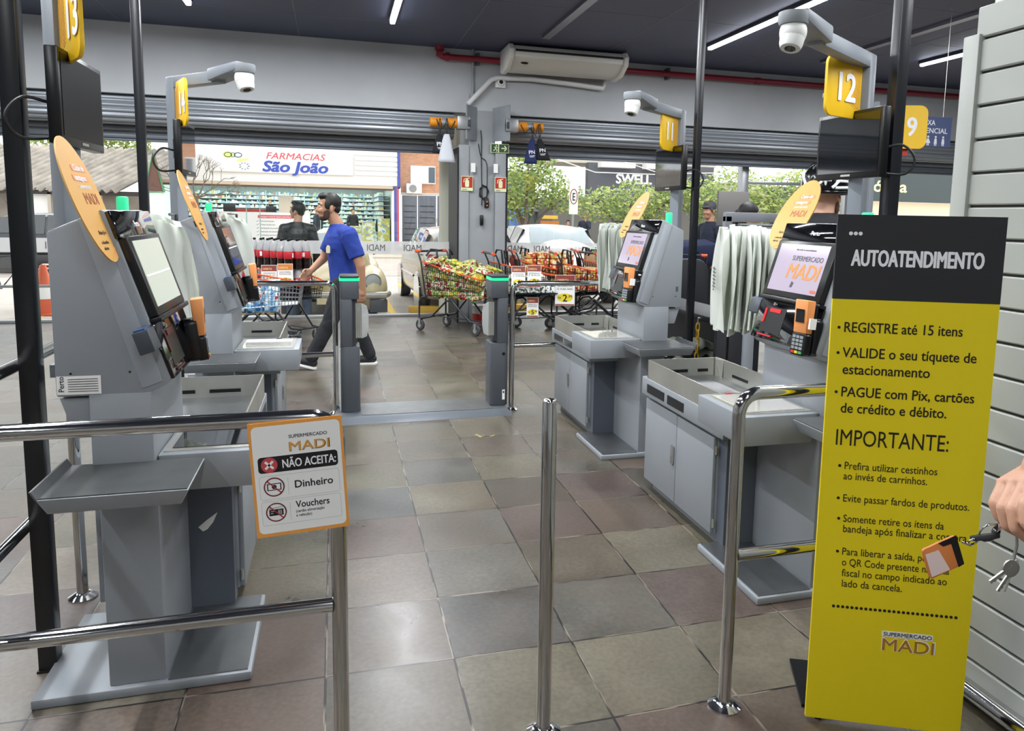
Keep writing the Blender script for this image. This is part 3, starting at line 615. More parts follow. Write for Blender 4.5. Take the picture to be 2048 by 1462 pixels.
# ---------------------------------------------------------------- carrier bags on racks
BAG=pane_mat('x',(1,1,1),0) if 0 else None
def bag_mat():
    m=bpy.data.materials.new('carrier_bag_film'); m.use_nodes=True; t=m.node_tree; b=t.nodes['Principled BSDF']; b.inputs['Base Color'].default_value=lin('e3e6df')+(1,); b.inputs['Roughness'].default_value=.38
    tl=t.nodes.new('ShaderNodeBsdfTranslucent'); tl.inputs[0].default_value=lin('dfe6d8')+(1,); mx=t.nodes.new('ShaderNodeMixShader'); mx.inputs[0].default_value=.3
    t.links.new(b.outputs[0],mx.inputs[1]); t.links.new(tl.outputs[0],mx.inputs[2]); t.links.new(mx.outputs[0],t.nodes['Material Output'].inputs[0]); return m
BAGM=bag_mat()
def bag_mesh(seed,w,h,print_=False):
    """one folded carrier bag hanging from its handles: x along the width, y thickness"""
    rd=random.Random(seed); ph=[rd.uniform(0,6) for _ in range(6)]
    def wide(v): return w*(.34+.16*min(1,v/.25)+.10*v) if v>.0 else w*.3
    def fn(u,v,sd):
        x=(u-.5)*2*wide(v)*.98; z=-h*v
        y=.012*math.sin(9*u+ph[0]+2*v)+.010*math.sin(17*u+ph[1]+5*v)*(1-.4*v)+.007*math.sin(26*u+ph[2])+.016*v*math.sin(4*u+ph[3])
        edge=math.sin(PI*u)**.5
        x+=.008*math.sin(7*v+ph[4])*(1 if u<.5 else -1)
        return (x,y+sd*.010*edge*(.4+v),z+(.012*math.sin(11*u+ph[5]) if v>.97 else 0)-(.03*(1-math.sin(PI*u)) if v<.03 else 0))
    g=G(); g.surf(lambda u,v:fn(u,v,1),30,15); g.surf(lambda u,v:fn(u,v,-1),30,15); return g,fn
def bag_set(base,dirv,n,step,w,h,label,group,mark,seed):
    """n bags one behind the other along dirv, hanging from a rack at base"""
    d=Vector(dirv).normalized(); rz=math.atan2(d.y,d.x)-PI/2; protos=[]
    rd=random.Random(seed)
    for i in range(n):
        p=Vector(base)+d*step*i+Vector((rd.uniform(-.008,.008),rd.uniform(-.004,.004),rd.uniform(-.012,.012)))
        if i<3:
            g,fn=bag_mesh(seed*7+i,w,h); o=thing('carrier_bag',label,'bag',p,rz+rd.uniform(-.05,.05),group)
            g.build('bag_film',BAGM,o,smooth=80)
            if i==0 and mark:
                q=G()
                for k in range(6): 
                    M=frame((-w*.18,-.034,-h*(.42+.035*k)),(1,0,0),(0,0,1)); plate(q,M,[(0,0),(w*.3,0),(w*.3,.006),(0,.006)],0)
                for M in (frame((w*.26,-.045,-h*.62),(1,0,0),(0,0,1)),): write(q,M,'MADI',0,0,.05,.02,rot=PI/2,fit=.12)
                q.build('print',mat('bag_print','55574f',.6),o)
            protos.append(o)
        else:
            o=dup(protos[1+i%2],p,rz+rd.uniform(-.07,.07))
    return
bag_set((1.94,3.50,1.435),(.93,-.36,0),14,.026,.33,.53,'pale carrier bag in the thick bundle left of the largest lit screen','carrier bags hanging beyond kiosk 12',True,3)
bag_set((1.99,5.45,1.42),(.80,-.6,0),12,.026,.31,.5,'pale carrier bag in the bundle between the carts and the rear right kiosk','carrier bags hanging beyond kiosk 11',True,5)
bag_set((-.69,3.28,1.435),(-.25,.97,0),4,.03,.27,.42,'pale carrier bag in the thin bundle beside the screen of the front left kiosk','carrier bags hanging beyond kiosk 13',False,8)
bag_set((-.66,5.05,1.435),(-.25,.97,0),4,.03,.3,.42,'pale carrier bag in the small bundle between rear left kiosk and pharmacy counter','carrier bags hanging beyond kiosk 14',False,9)
def rack(p,a,label):
    t=thing('bag_rack',label,'rack',(p[0],p[1],0)); d=Vector(a)
    G().tube([(0,0,.6),(0,0,1.44),(d.x*.4,d.y*.4,1.44)],.008,8).build('rod',BLACK,t,smooth=60)
    bx(-.04,.04,-.04,.04,.03,.6).build('post',GREYD,t,bevel=.003); bx(-.1,.1,-.1,.1,0,.03).build('foot',GREYD,t)
rack((2.06,3.62,0),(.93,-.36,0),'bag rack carrying the thick bundle of bags'); rack((2.1,5.5,0),(.8,-.6,0),'bag rack carrying the bundle near the shopping carts')
rack((-.69,3.72,0),(-.25,.97,0),'bag rack mostly hidden by the front left kiosk'); rack((-.64,5.45,0),(-.25,.97,0),'bag rack mostly hidden by the rear left kiosk')
# ================================================================ posts, barriers, gates, banner, signs
def post(x,y,label,h=.026):
    t=thing('steel_post',label,'post',(x,y,0),0,None)
    bx(-h,h,-h,h,0,3.65).build('upright',BPOST,t,bevel=.002); bx(-h-.004,h+.004,-h-.004,h+.004,0,.008).build('floor_plate',BPOST,t)
post(-.897,2.58,'black steel post at the far left, behind kiosk 13'); post(-.95,4.33,'second black steel post from the left, beside kiosk 14',.021); post(2.185,4.33,'black steel post behind kiosk 11',.02); post(2.19,2.6,'black steel post behind kiosk 12, with lane sign 9 beyond it')
def flange(p): return G().lathe([(.05,0),(.05,.006),(.034,.016),(.022,.022)],(p[0],p[1],0),20)
def barrier(name,label,pts_top,base,low=None,r=.0195,extra=()):
    t=thing(name,label,'barrier',(0,0,0))
    G().tube(pts_top,r,16).build('top_rail',CHROME,t,smooth=60)
    for b in base: flange(b).build('flange',CHROME,t,smooth=40)
    if low: G().tube(low,r*.95,16).build('lower_rail',CHROME,t,smooth=60)
    for e in extra: G().tube(e,r,16).build('post',CHROME,t,smooth=60)
    return t
Yf=1.854
barrier('handrail_barrier','chrome barrier at the front left carrying the orange notice',[(-1.35,Yf,.972)]+bend((-1.3,Yf,.972),(-.003,Yf,.972),(-.003,Yf,0),.06)+[(-.003,Yf,.0)],[(-.003,Yf)],[(-1.35,Yf,.485),(-.02,Yf,.485)],extra=[[(-1.35,Yf,0),(-1.35,Yf,.99)]])
Yr=1.873
barrier('handrail_barrier','chrome barrier at the front right, partly behind the yellow banner',[(1.80,Yr,.97)]+bend((1.8,Yr,.97),(1.115,Yr,.97),(1.115,Yr,0),.06)+[(1.115,Yr,0)],[(1.115,Yr)],[(1.80,Yr,.48),(1.13,Yr,.48)])
barrier('handrail_barrier','chrome barrier left of the green-lit gates, behind kiosk 14',[(-.62,5.58,.96)]+bend((-.62,5.58,.96),(-.012,5.58,.96),(-.012,5.58,0),.06)+[(-.012,5.58,0)],[(-.012,5.58)],[(-.62,5.58,.44),(-.03,5.58,.44)])
barrier('handrail_barrier','chrome barrier right of the green-lit gates, behind kiosk 11',[(1.95,5.42,.965)]+bend((1.95,5.42,.965),(1.268,5.42,.965),(1.268,5.42,0),.06)+[(1.268,5.42,0)],[(1.268,5.42)],[(1.95,5.42,.495),(1.285,5.42,.495)])
barrier('handrail_barrier','chrome barrier at the far left running behind kiosk 13',[(-.94,.9,.985)]+bend((-.94,.9,.985),(-.94,3.05,.985),(-.94,3.05,0),.06)+[(-.94,3.05,0)],[(-.94,3.05)],[(-.94,.9,.475),(-.94,3.03,.475)])
t=thing('bollard','single chrome bollard standing in the middle of the aisle','bollard',(.551,1.895,0)); G().lathe([(.0205,.0),(.0205,.968),(.019,.975),(.012,.979),(.001,.98)],(0,0,0),24).build('tube',CHROME,t,smooth=60); G().lathe([(.05,0),(.05,.006),(.034,.016),(.0215,.022)],(0,0,0),24).build('flange',CHROME,t,smooth=40)
# ---- exit gates
GATE=mat('gate_graphite','4b4f55',.42,bump=.2,bscale=700); GATED=mat('gate_dark','2b2d31',.5); GREEN=mat('gate_green_led','19b46a',.3,emit=2.2,ecol='18d070'); FLAP=pane_mat('flap_acrylic',(.82,.85,.82),.12,white=.35)
def gate(x,y,s,label):
    t=thing('exit_gate',label,'gate',(x,y,0),0,'exit gates')
    def P(w0,w1,d): return rrect(-w0,w1,-d,d,.03,5)
    g=G(); g.prism(rrect(-.068,.068,-.11,.11,.035),.045,.52,'z'); g.build('lower_body',GATE,t,bevel=.003)
    g=G(); g.prism(rrect(-.066,.02 if s>0 else .066,-.11,.11,.02) if s>0 else rrect(-.02,.066,-.11,.11,.02),.52,.86,'z'); g.build('upper_body',GATE,t,bevel=.003)
    g=G(); g.prism(rrect(-.066,.066,-.112,.11,.03),.86,.99,'z'); g.build('head',GATE,t,bevel=.003)
    g=G(); g.prism(rrect(-.069,.069,-.115,.113,.033),.99,1.008,'z'); g.build('light_ring',GREEN,t)
    g=G(); g.prism(rrect(-.067,.067,-.113,.111,.03),1.008,1.026,'z'); g.build('cap',GATED,t,bevel=.005)
    a,b=(.02,.05) if s>0 else (-.05,-.02)
    g=G(); g.box(a,b,-.09,.09,.54,.86); g.build('flap_slot',GATED,t)
    g=G()
    for k in range(3): g.cyl((s*(.045+.013*k),-.085,.58),(s*(.045+.013*k),-.085,.83),.007,10)
    g.build('hinge_column',STEEL,t,smooth=50)
    P=[(.08,.575),(.118,.59),(.13,.66),(.13,.76),(.118,.81),(.08,.83)]
    g=G(); g.prism([(s*u,z) for u,z in P],-.088,-.076,'y'); g.build('flap',FLAP,t,bevel=.003)
    g=G(); g.cyl((s*.115,-.09,.60),(s*.115,-.072,.60),.004,8).cyl((s*.115,-.09,.80),(s*.115,-.072,.80),.004,8); g.build('rivet',STEEL,t)
    if s<0:
        g=G(); g.box(.022,.042,-.113,-.109,.09,.165); lb=g.build('gate_label',PAPER,t); G().box(.027,.037,-.1145,-.113,.14,.155).build('print',INK,lb)
        G().cyl((.03,-.112,.44),(.03,-.108,.44),.012,14).build('lock',BLACK,t)
    else:
        G().hexa([(-.072,-.08,.05),(-.068,-.08,.05),(-.068,.08,.05),(-.072,.08,.05),(-.072,-.08,.5),(-.068,-.08,.5),(-.068,.08,.5),(-.072,.08,.5)]).build('side_strip',PAPER,t)
    return t
gate(.088,5.52,1,'graphite exit gate with green light ring, left of the two in the aisle'); gate(1.168,5.50,-1,'graphite exit gate with green light ring, right one with a small white label')
pt=thing('gate_floor_plate','low steel floor plate joining the two exit gates','floor plate',(0,0,0))
G().hexa([(-.03,5.23,0),(1.245,5.25,0),(1.245,5.70,0),(-.03,5.70,0),(.0,5.29,.043),(1.215,5.30,.043),(1.215,5.66,.043),(.0,5.66,.043)]).build('ramp',mat('plate_grey','6b7178',.4,.3),pt,bevel=.003)
bx(.16,1.10,5.31,5.65,.0425,.046).build('tread_plate',STEELD,pt)
g=G()
for x in (.2,.21): g.cyl((x,5.33,.046),(x,5.33,.048),.006,8).cyl((x,5.6,.046),(x,5.6,.048),.006,8)
g.build('screw',STEEL,pt)
# ---- yellow banner on its foot
BL,BR=Vector((1.317,1.755,0)),Vector((1.700,1.575,0)); bd=(BR-BL); BW=.427; BH=1.488
bn=thing('standing_banner','tall black and yellow self-service banner standing at the right','banner',(1.317,1.755,0)); MB=frame((0,0,.012),bd,(0,0,1))
def BAN(m,poly,d,t,name,par=bn):
    g=G(); plate(g,MB,poly,d,t); return g.build(name,m,par)
bp=BAN(YELB,[(0,0),(BW,0),(BW,1.245),(0,1.245)],-.012,.012,'board'); tp=BAN(DBAN,[(0,1.245),(BW,1.245),(BW,BH-.012),(0,BH-.012)],-.012,.0125,'header_board')
g=G(); g.M=MB; g.box(.0,BW,-.03,-.001,-.30,-.06); g.build('foot',BLACK,bn); G().M; g=G(); g.M=MB; g.box(.03,.05,-.02,1.2,-.05,-.013).box(BW-.05,BW-.03,-.02,1.2,-.05,-.013); g.build('brace',BLACK,bn)
g=G(); 
for k in range(3): plate(g,MB,circ(.036+.0125*k,1.425,.0052,14),.0006)
write(g,MB,'AUTOATENDIMENTO',.041,1.338,.062,.055,fit=.338,d=.001); g.build('lettering',WINK,tp)
g=G()
def ln(txt,x,y,size,fit,bold=0,dot=False):
    write(g,MB,txt,x,y,size,bold,fit=fit,d=.0004)
    if dot: plate(g,MB,circ(x-.0115,y+size*.30,.0042,12),.0)
ln('REGISTRE até 15 itens',.033,1.154,.040,.305,.02,True); ln('VALIDE o seu tíquete de',.035,1.083,.040,.346,.02,True); ln('estacionamento',.037,1.036,.040,.228,.02)
ln('PAGUE com Pix, cartões',.037,.972,.040,.345,.02,True); ln('de crédito e débito.',.039,.926,.040,.277,.02); ln('IMPORTANTE:',.030,.832,.066,.296,.0)
ln('Prefira utilizar cestinhos',.060,.763,.031,.245,0,True); ln('ao invés de carrinhos.',.060,.733,.031,.222); ln('Evite passar fardos de produtos.',.062,.668,.031,.333,0,True)
ln('Somente retire os itens da',.067,.608,.031,.268,0,True); ln('bandeja após finalizar a compra.',.068,.578,.031,.333)
ln('Para liberar a saída, posicione',.070,.510,.031,.298,0,True); ln('o QR Code presente na nota',.072,.478,.031,.287); ln('fiscal no campo indicado ao',.074,.446,.031,.282); ln('lado da cancela.',.075,.414,.031,.163)
for k in range(27): plate(g,MB,circ(.058+.0127*k,.353,.0044,12),.0)
g.build('lettering',mat('banner_ink','1d180c',.6),bp)
g=G(); plate(g,MB,rrect(.195,.333,.275,.293,.004),0,.0006); g.build('logo_backing',PAPER,bp)
g=G(); write(g,MB,'SUPERMERCADO',.199,.2785,.016,.015,fit=.13,d=.0009); g.build('logo_line',INK,bp)
g=G(); write(g,MB,'MADI',.192,.233,.056,.045,fit=.145,d=.0002); g.build('wordmark_edge',PAPER,bp)
g=G(); write(g,MB,'MADI',.194,.234,.052,.018,fit=.139,d=.0009); g.build('wordmark',mat('wordmark_brown2','b07724',.5),bp)
# ---- notice on the front-left barrier
nb=thing('payment_notice','white notice with orange border saying cash and vouchers not accepted, on the barrier','notice',(-.0915,1.828,.834)); a=R(-3.2)
MN=frame((0,0,0),(math.cos(a),0,-math.sin(a)),(math.sin(a),0,math.cos(a))); NW,NH=.107,.141
def NP(m,poly,d,t,name,par=nb):
    g=G(); plate(g,MN,poly,d,t); return g.build(name,m,par)
sh=NP(ORLIGHT,[(-NW,-NH),(NW,-NH),(NW,NH),(-NW,NH)],-.002,.002,'sheet'); NP(PAPER,rrect(-NW+.0065,NW-.0065,-NH+.009,NH-.009,.012),0.0001,.0004,'white_field',sh)
NP(INK,rrect(-.091,.091,.018,.057,.008),.0005,.0004,'heading_bar',sh); NP(mat('cross_red','c84b4f',.5),circ(-.066,.037,.0185,28),.001,.0003,'cross_disc',sh)
g=G(); stroke(g,MN,-.075,.028,-.057,.046,.0055,.0014,.0002); stroke(g,MN,-.057,.028,-.075,.046,.0055,.0014,.0002); write(g,MN,'NÃO ACEITA:',-.038,.027,.029,.032,fit=.123,d=.0014); g.build('heading',WINK,sh)
g=G()
for y0,y1 in ((-.048,.010),(-.112,-.053)):
    for P in (rrect(-.091,.091,y0,y1,.006),):
        for k in range(len(P)): p,q=P[k],P[(k+1)%len(P)]; stroke(g,MN,*p,*q,.0006,.0006,.0002)
    stroke(g,MN,-.027,y0+.007,-.027,y1-.008,.0006,.0006,.0002)
g.build('panel_outline',mat('outline_grey','aab0ae',.6),sh)
g=G(); write(g,MN,'Dinheiro',-.014,-.026,.026,.03,fit=.088,d=.0007); write(g,MN,'Vouchers',-.014,-.076,.024,.025,fit=.078,d=.0007); write(g,MN,'(cartão alimentação',-.015,-.088,.0095,.005,fit=.066,d=.0007); write(g,MN,'e refeição)',-.015,-.0985,.0095,.005,fit=.036,d=.0007); write(g,MN,'SUPERMERCADO',-.018,.098,.0115,.02,fit=.088,d=.0007)
old=g.M; 
plate(g,MN,[(-.075,-.026),(-.043,-.026),(-.043,-.009),(-.075,-.009)],.0006,.0003); plate(g,MN,rrect(-.075,-.043,-.089,-.0735,.001),.0006,.0003); plate(g,MN,[(-.075,-.072),(-.044,-.0685),(-.044,-.0675),(-.075,-.071)],.0006,.0003); g.build('lettering',INK,sh)
g=G(); plate(g,MN,[(-.0725,-.024),(-.0455,-.024),(-.0455,-.011),(-.0725,-.011)],.001,.0002); stroke(g,MN,-.072,-.078,-.064,-.078,.001,.001,.0002); stroke(g,MN,-.072,-.083,-.066,-.083,.001,.001,.0002)
for x in (-.051,-.0475,-.054): stroke(g,MN,x,-.087,x,-.076,.0012,.001,.0002)
g.build('icon_detail',PAPER,sh); g=G(); plate(g,MN,circ(-.059,-.0175,.0055,16),.0013,.0002); g.build('banknote_seal',INK,sh)
g=G()
for y in (-.0175,-.0805): ring(g,MN,-.059,y,.0235,.0028,.0016,.0002); stroke(g,MN,-.074,y+.0155,-.044,y-.0155,.0028,.0016,.0002)
g.build('prohibition_mark',mat('prohibition_red','a5343d',.5),sh)
g=G(); write(g,MN,'MADI',-.021,.066,.032,.04,fit=.093,d=.0007); g.build('wordmark_edge',INK,sh); g=G(); write(g,MN,'MADI',-.02,.067,.031,.012,fit=.090,d=.0012); g.build('wordmark',mat('wordmark_gold','e3a044',.5),sh)
# ---- hanging signs on the right: lane 9 and preferential till
n9=thing('lane_sign','yellow lane sign reading 9 beyond the right black post','sign',(4.11,5.05,2.05)); M9=frame((0,0,0),(.93,-.37,0),(0,0,1))
g=G(); plate(g,M9,rrect(0,.36,0,.33,.06),-.006,.012); g.build('panel',YEL,n9); g=G(); plate(g,M9,rrect(0,.38,0,.33,.06),-.07,.012); g.build('rear_panel',mat('sign_yellow_deep','e0a81c',.45),n9)
g=G(); write(g,M9,'9',.2,.10,.20,.05,d=.0065,sx=.8); g.build('digits',WINK,n9); g=G(); g.M=M9; g.box(-.04,.0,-2.05,.36,-.05,-.01); g.build('pole',POLE,n9,bevel=.004)
g=G(); g.M=M9; g.box(.2,.24,-.05,0,-.06,-.03); g.build('lamp',RED,n9)
bs=thing('hanging_sign','blue hanging sign for the preferential till behind lane sign 9','sign',(5.28,6.5,2.26)); MS=frame((0,0,0),(1,-.05,0),(0,0,1))
g=G(); plate(g,MS,[(0,0),(.86,0),(.86,.30),(0,.30)],-.004,.008); g.build('panel',mat('sign_slate_blue','4d5a86',.5),bs)
g=G(); write(g,MS,'CAIXA',.46,.215,.075,.03,d=.0045,fit=.2); write(g,MS,'PREFERENCIAL',.31,.135,.075,.03,d=.0045,fit=.5)
for k,x in enumerate((.5,.59,.68,.77)):
    plate(g,MS,circ(x,.098,.012,10),.0041); plate(g,MS,[(x-.018,.03),(x+.018,.03),(x+.012,.082),(x-.012,.082)] if k!=1 else [(x-.03,.035),(x+.03,.035),(x+.008,.082),(x-.008,.082)],.0041); stroke(g,MS,x-.008,.01,x-.008,.035,.01,.0041); stroke(g,MS,x+.008,.01,x+.008,.035,.01,.0041)
g.build('lettering',WINK,bs); G().tube([(.1,0,.3),(.1,0,1.39)],.003,6).build('wire',STEEL,bs); G().tube([(.76,-.03,.3),(.76,-.03,1.39)],.003,6).build('wire',STEEL,bs)
# ================================================================ people
_tex=bpy.data.textures.new('cloth_folds','CLOUDS'); _tex.noise_scale=.09
SKIN=mat('skin','b98a6c',.55,bump=.1,bscale=300); SKINL=mat('skin_light','c99a80',.5,bump=.15,bscale=260); HAIR=mat('dark_hair','17130f',.55,bump=.6,bscale=180); BEARD=mat('beard','4a382d',.85)
EYE=mat('eye_white','e6e2da',.3)
def org(g,name,m,parent,vox,sm=4,fold=0):
    mods=[('REMESH',dict(mode='VOXEL',voxel_size=vox,use_smooth_shade=True)),('SMOOTH',dict(factor=.5,iterations=sm))]
    if fold: mods.append(('DISPLACE',dict(texture=_tex,strength=fold,mid_level=.5,texture_coords='LOCAL')))
    return g.build(name,m,parent,smooth=0,mods=mods,weld=False)
def headgeo(g,M,k=1):
    o=g.M; g.M=M@Matrix.Scale(k,4)
    g.ell((-.012,0,.035),(.1,.077,.092),18,12); g.ell((.03,0,-.025),(.068,.062,.092),18,12); g.ell((.05,0,-.088),(.044,.043,.036),14,9)
    g.cap((.092,0,.012),(.112,0,-.03),.009,.014); g.ell((.1,.012,-.034),.009); g.ell((.1,-.012,-.034),.009)
    for s in (1,-1): g.ell((-.012,s*.077,-.022),(.02,.009,.032),10,7); g.ell((.068,s*.035,-.03),(.03,.028,.03),10,7); g.cap((.085,s*.008,.026),(.074,s*.048,.022),.011,.010)
    g.ell((.087,0,-.062),(.013,.024,.006)); g.ell((.086,0,-.073),(.013,.021,.007)); g.M=o
def face_bits(par,M,k=1,beard=None,eyes=True):
    MM=M@Matrix.Scale(k,4)
    for s in (1,-1):
        if eyes:
            g=G(); g.M=MM; g.ell((.083,s*.03,.006),(.011,.013,.008),10,7); e=g.build('eye',EYE,par,smooth=60)
            g=G(); g.M=MM; g.ell((.091,s*.031,.006),(.004,.0055,.0055),10,7); g.build('iris',INK,e,smooth=60)
        g=G(); g.M=MM; g.chain([((.097,s*.012,.03),.004),((.092,s*.035,.034),.0045),((.08,s*.052,.028),.003)],8); g.build('eyebrow',HAIR,par,smooth=60)
    if beard:
        g=G(); g.M=MM; g.ell((.052,0,-.095),(.045,.044,.034),14,9)
        for s in (1,-1): g.ell((.03,s*.052,-.065),(.032,.014,.05),10,7)
        g.ell((.09,.013,-.052),(.012,.016,.005)); g.ell((.09,-.013,-.052),(.012,.016,.005)); org(g,'beard',beard,par,.006,3)
def hair_short(par,M,k=1,m=None,vox=.007):
    g=G(); g.M=M@Matrix.Scale(k,4); g.ell((-.02,0,.045),(.097,.08,.09),18,12); g.ell((.045,0,.1),(.05,.062,.035),14,9); g.ell((.075,.01,.1),(.022,.05,.02),10,7); g.ell((-.062,0,-.015),(.044,.062,.05),12,8)
    for s in (1,-1): g.ell((.02,s*.072,.02),(.03,.012,.045),10,7)
    return org(g,'hair',m or HAIR,par,vox,2)
def hand(g,M,s=1,curl=.5,k=1):
    """palm along +x from the wrist, thumb on the s*y side, palm facing -z"""
    o=g.M; g.M=M@Matrix.Scale(k,4)
    g.cap((.0,0,0),(.04,0,0),.026,.03); g.hexa([(.01,-.036,-.012),(.088,-.04,-.011),(.088,.04,-.011),(.01,.033,-.012),(.01,-.036,.012),(.088,-.04,.011),(.088,.04,.011),(.01,.033,.012)]); g.ell((.03,s*.028,-.01),(.035,.018,.016))
    for i,(y,l) in enumerate(((.031,.068),(.0105,.077),(-.0105,.072),(-.031,.056))):
        y*=s; a=0; p=Vector((.086,y,0)); pr=[(p,.0098)]
        for j,f in enumerate((.46,.30,.24)):
            a+=curl*(.55+.25*j)*(1+.12*i); p=p+Vector((math.cos(a),s*.04*(1.2-i*.8),-math.sin(a)))*l*f; pr.append((p.copy(),.0094-.0009*j))
        g.chain(pr,10)
    p=Vector((.022,s*.034,-.006)); g.chain([(p,.014),(p+Vector((.028,s*.024,-.012)),.0115),(p+Vector((.055,s*.028,-.024-.01*curl)),.010),(p+Vector((.078,s*.024,-.034-.02*curl)),.008)],10); g.M=o
def xf(p,d,up=(0,0,1)):
    """frame at p with x along d and z near up"""
    x=Vector(d).normalized(); u=Vector(up); z=(u-x*u.dot(x)).normalized(); y=z.cross(x)
    return Matrix(((x.x,y.x,z.x,p[0]),(x.y,y.y,z.y,p[1]),(x.z,y.z,z.z,p[2]),(0,0,0,1)))
def person(label,loc,J,skin,top,legs,shoe,face,vox=.006,sleeve=1.0,hairf=hair_short,hk={},beard=None,rz=0,curl=.5,group=None,topname='shirt',cat='person',fold=.016,hip=(.135,.105)):
    """J: joints. near/far side = n/f. All in the person's own frame, facing -x unless turned by rz"""
    t=thing('person',label,cat,loc,rz,group)
    V=lambda k:Vector(J[k]); HM=xf(J['head'],face,J.get('hup',(0,0,1)))
    g=G(); headgeo(g,HM)
    g.chain([(V('neck'),.062),(V('head')+Vector((0,0,-.06))-Vector(face)*.02,.054)])
    for s in 'nf':
        g.chain([(V('sh'+s),.055),(V('el'+s),.043),(V('wr'+s),.029)]); d=V('ha'+s)-V('wr'+s); pal=J.get('palm'+s,(0,-1 if s=='f' else 1,0)); hand(g,xf(V('wr'+s),d,-Vector(pal)),-1 if s=='n' else 1,curl)
        g.chain([(V('hp'+s),.08),(V('kn'+s),.055),(V('an'+s),.038)])
    g.chain([(V('shn'),.052),(V('neck')+Vector((0,0,-.06)),.055),(V('shf'),.052)]); g.chain([(V('pel'),.105),(V('neck')+Vector((0,0,-.2)),.09)])
    org(g,'body',skin,t,vox,4)
    # upper garment: a loft from hem to collar, joined with the sleeves
    pe,ne=V('pel'),V('neck'); ax=(V('shf')-V('shn')); ax.z=0; ang=math.atan2(ax.y,ax.x)-PI/2; L=ne-pe; g=G()
    rings=[(-.36,.128,.172),(-.2,.132,.176),(.0,.132,.168),(.25,.128,.16),(.5,.132,.168),(.68,.13,.178),(.8,.115,.175),(.9,.09,.14),(.97,.075,.085),(1.03,.068,.07)]
    def loft(u,v):
        q=v*(len(rings)-1); i=min(int(q),len(rings)-2); w=q-i; w=w*w*(3-2*w); f,rx,ry=[p+(r-p)*w for p,r in zip(rings[i],rings[i+1])]; c=pe+L*f if f>=0 else pe+Vector((L.x*f*.3,0,L.z*f)); a=2*PI*u
        return c+Matrix.Rotation(ang*max(0,f),3,'Z')@Vector((rx*math.cos(a),ry*math.sin(a),0))
    g.surf(loft,28,28,True); m0=len(g.v); g.f+=[tuple(range(27,-1,-1)),tuple(m0-28+k for k in range(28))]; g.mi+=[0,0]
    for s in 'nf':
        a,b=V('sh'+s),V('el'+s)
        if sleeve<=1: e=a+(b-a)*.74; g.cap(a+(b-a)*.0,a+(b-a)*.1,.078,.08); g.tube([a,a+(b-a)*.3,e],[.08,.077,.074],16)
        else: g.chain([(a,.07),(b,.058),(V('wr'+s),.045)])
    g.chain([(V('shn'),.068),(ne+Vector((0,0,-.045)),.072),(V('shf'),.068)])
    org(g,topname,top,t,max(vox,.008),3,fold)
    g=G()
    for s in 'nf': g.chain([(V('hp'+s),.105),(V('kn'+s),.076),(V('an'+s),.062)])
    g.ell(pe+Vector((0,0,-.03)),(.125,.16,.12)); org(g,'trousers',legs,t,max(vox,.009),4,fold)
    for s in 'nf':
        a=V('an'+s); d=Vector(J.get('toe'+s,(-1,0,0))).normalized(); M=xf(a,d); g=G(); g.M=M; g.chain([((-.03,0,-.045),.042),((.06,0,-.052),.044),((.155,0,-.058),.036)]); g.cap((0,0,.01),(0,0,-.04),.048,.045); sh=org(g,'shoe',shoe,t,.008,3)
        g=G(); g.M=M; g.prism(rrect(-.078,.198,-.047,.047,.045),-.1,-.078,'z'); g.build('sole',PAPER,sh,bevel=.004)
    face_bits(t,HM,1,beard,vox<.009)
    if hairf: hairf(t,HM,**hk)
    return t,HM
DENIM=mat('dark_trousers','24262b',.85,noise=.3,nscale=30); JEAN=mat('blue_jeans','3c4757',.85,noise=.2,nscale=30); SHOE=mat('dark_shoe','1e1f22',.6); BLUES=mat('blue_tshirt','1d3a93',.8,noise=.15,nscale=12); LEATHER=mat('black_jacket','1a1b1f',.45)
WALK=dict(head=(-.055,0,1.515),neck=(.02,0,1.345),pel=(.075,0,.86),shn=(.115,-.185,1.27),shf=(.0,.18,1.275),eln=(.215,-.235,.985),wrn=(.235,-.2,.765),han=(.225,-.19,.68),elf=(-.11,.22,1.03),wrf=(-.235,.16,.905),haf=(-.30,.12,.85),
 hpn=(.06,-.085,.80),hpf=(.09,.085,.80),knn=(-.06,-.085,.45),ann=(-.235,-.085,.115),knf=(.175,.09,.42),anf=(.30,.09,.098),toen=(-1,0,.32),toef=(-1,.05,0),palmn=(0,1,0),palmf=(0,-1,-.4))
mn,HM=person('man in a blue t-shirt and dark trousers walking past the gates',(0,7.3,0),WALK,SKIN,BLUES,DENIM,SHOE,(-1,-.12,-.03),beard=BEARD)
g=G(); M=frame((-.068,-.145,1.13),(1,-.55,0),(0,0,1)); plate(g,M,[(-.02,-.035),(.018,-.035),(.02,.02),(.008,.036),(-.008,.036),(-.02,.01)],-.004,.006); g.build('chest_badge',mat('badge_cream','d9d3b0',.6),mn)
STAND=dict(head=(-.02,0,1.6),neck=(.01,0,1.43),pel=(.02,0,.95),shn=(.01,-.185,1.345),shf=(.01,.185,1.345),eln=(.03,-.25,1.1),wrn=(-.02,-.24,.85),han=(-.04,-.23,.77),elf=(.03,.25,1.1),wrf=(-.02,.24,.85),haf=(-.04,.23,.77),hpn=(.02,-.09,.9),hpf=(.02,.09,.9),knn=(.0,-.1,.5),knf=(.01,.1,.5),ann=(.03,-.11,.1),anf=(.03,.11,.1))
def st(**k): d=dict(STAND); d.update(k); return d
person('man in a black jacket standing outside the glass behind the soft drink bottles',(-.515,11.22,-.12),st(hup=(.25,.2,1)),SKIN,LEATHER,JEAN,SHOE,(-.55,-.9,.25),vox=.008,sleeve=2,rz=-PI/2,topname='jacket')
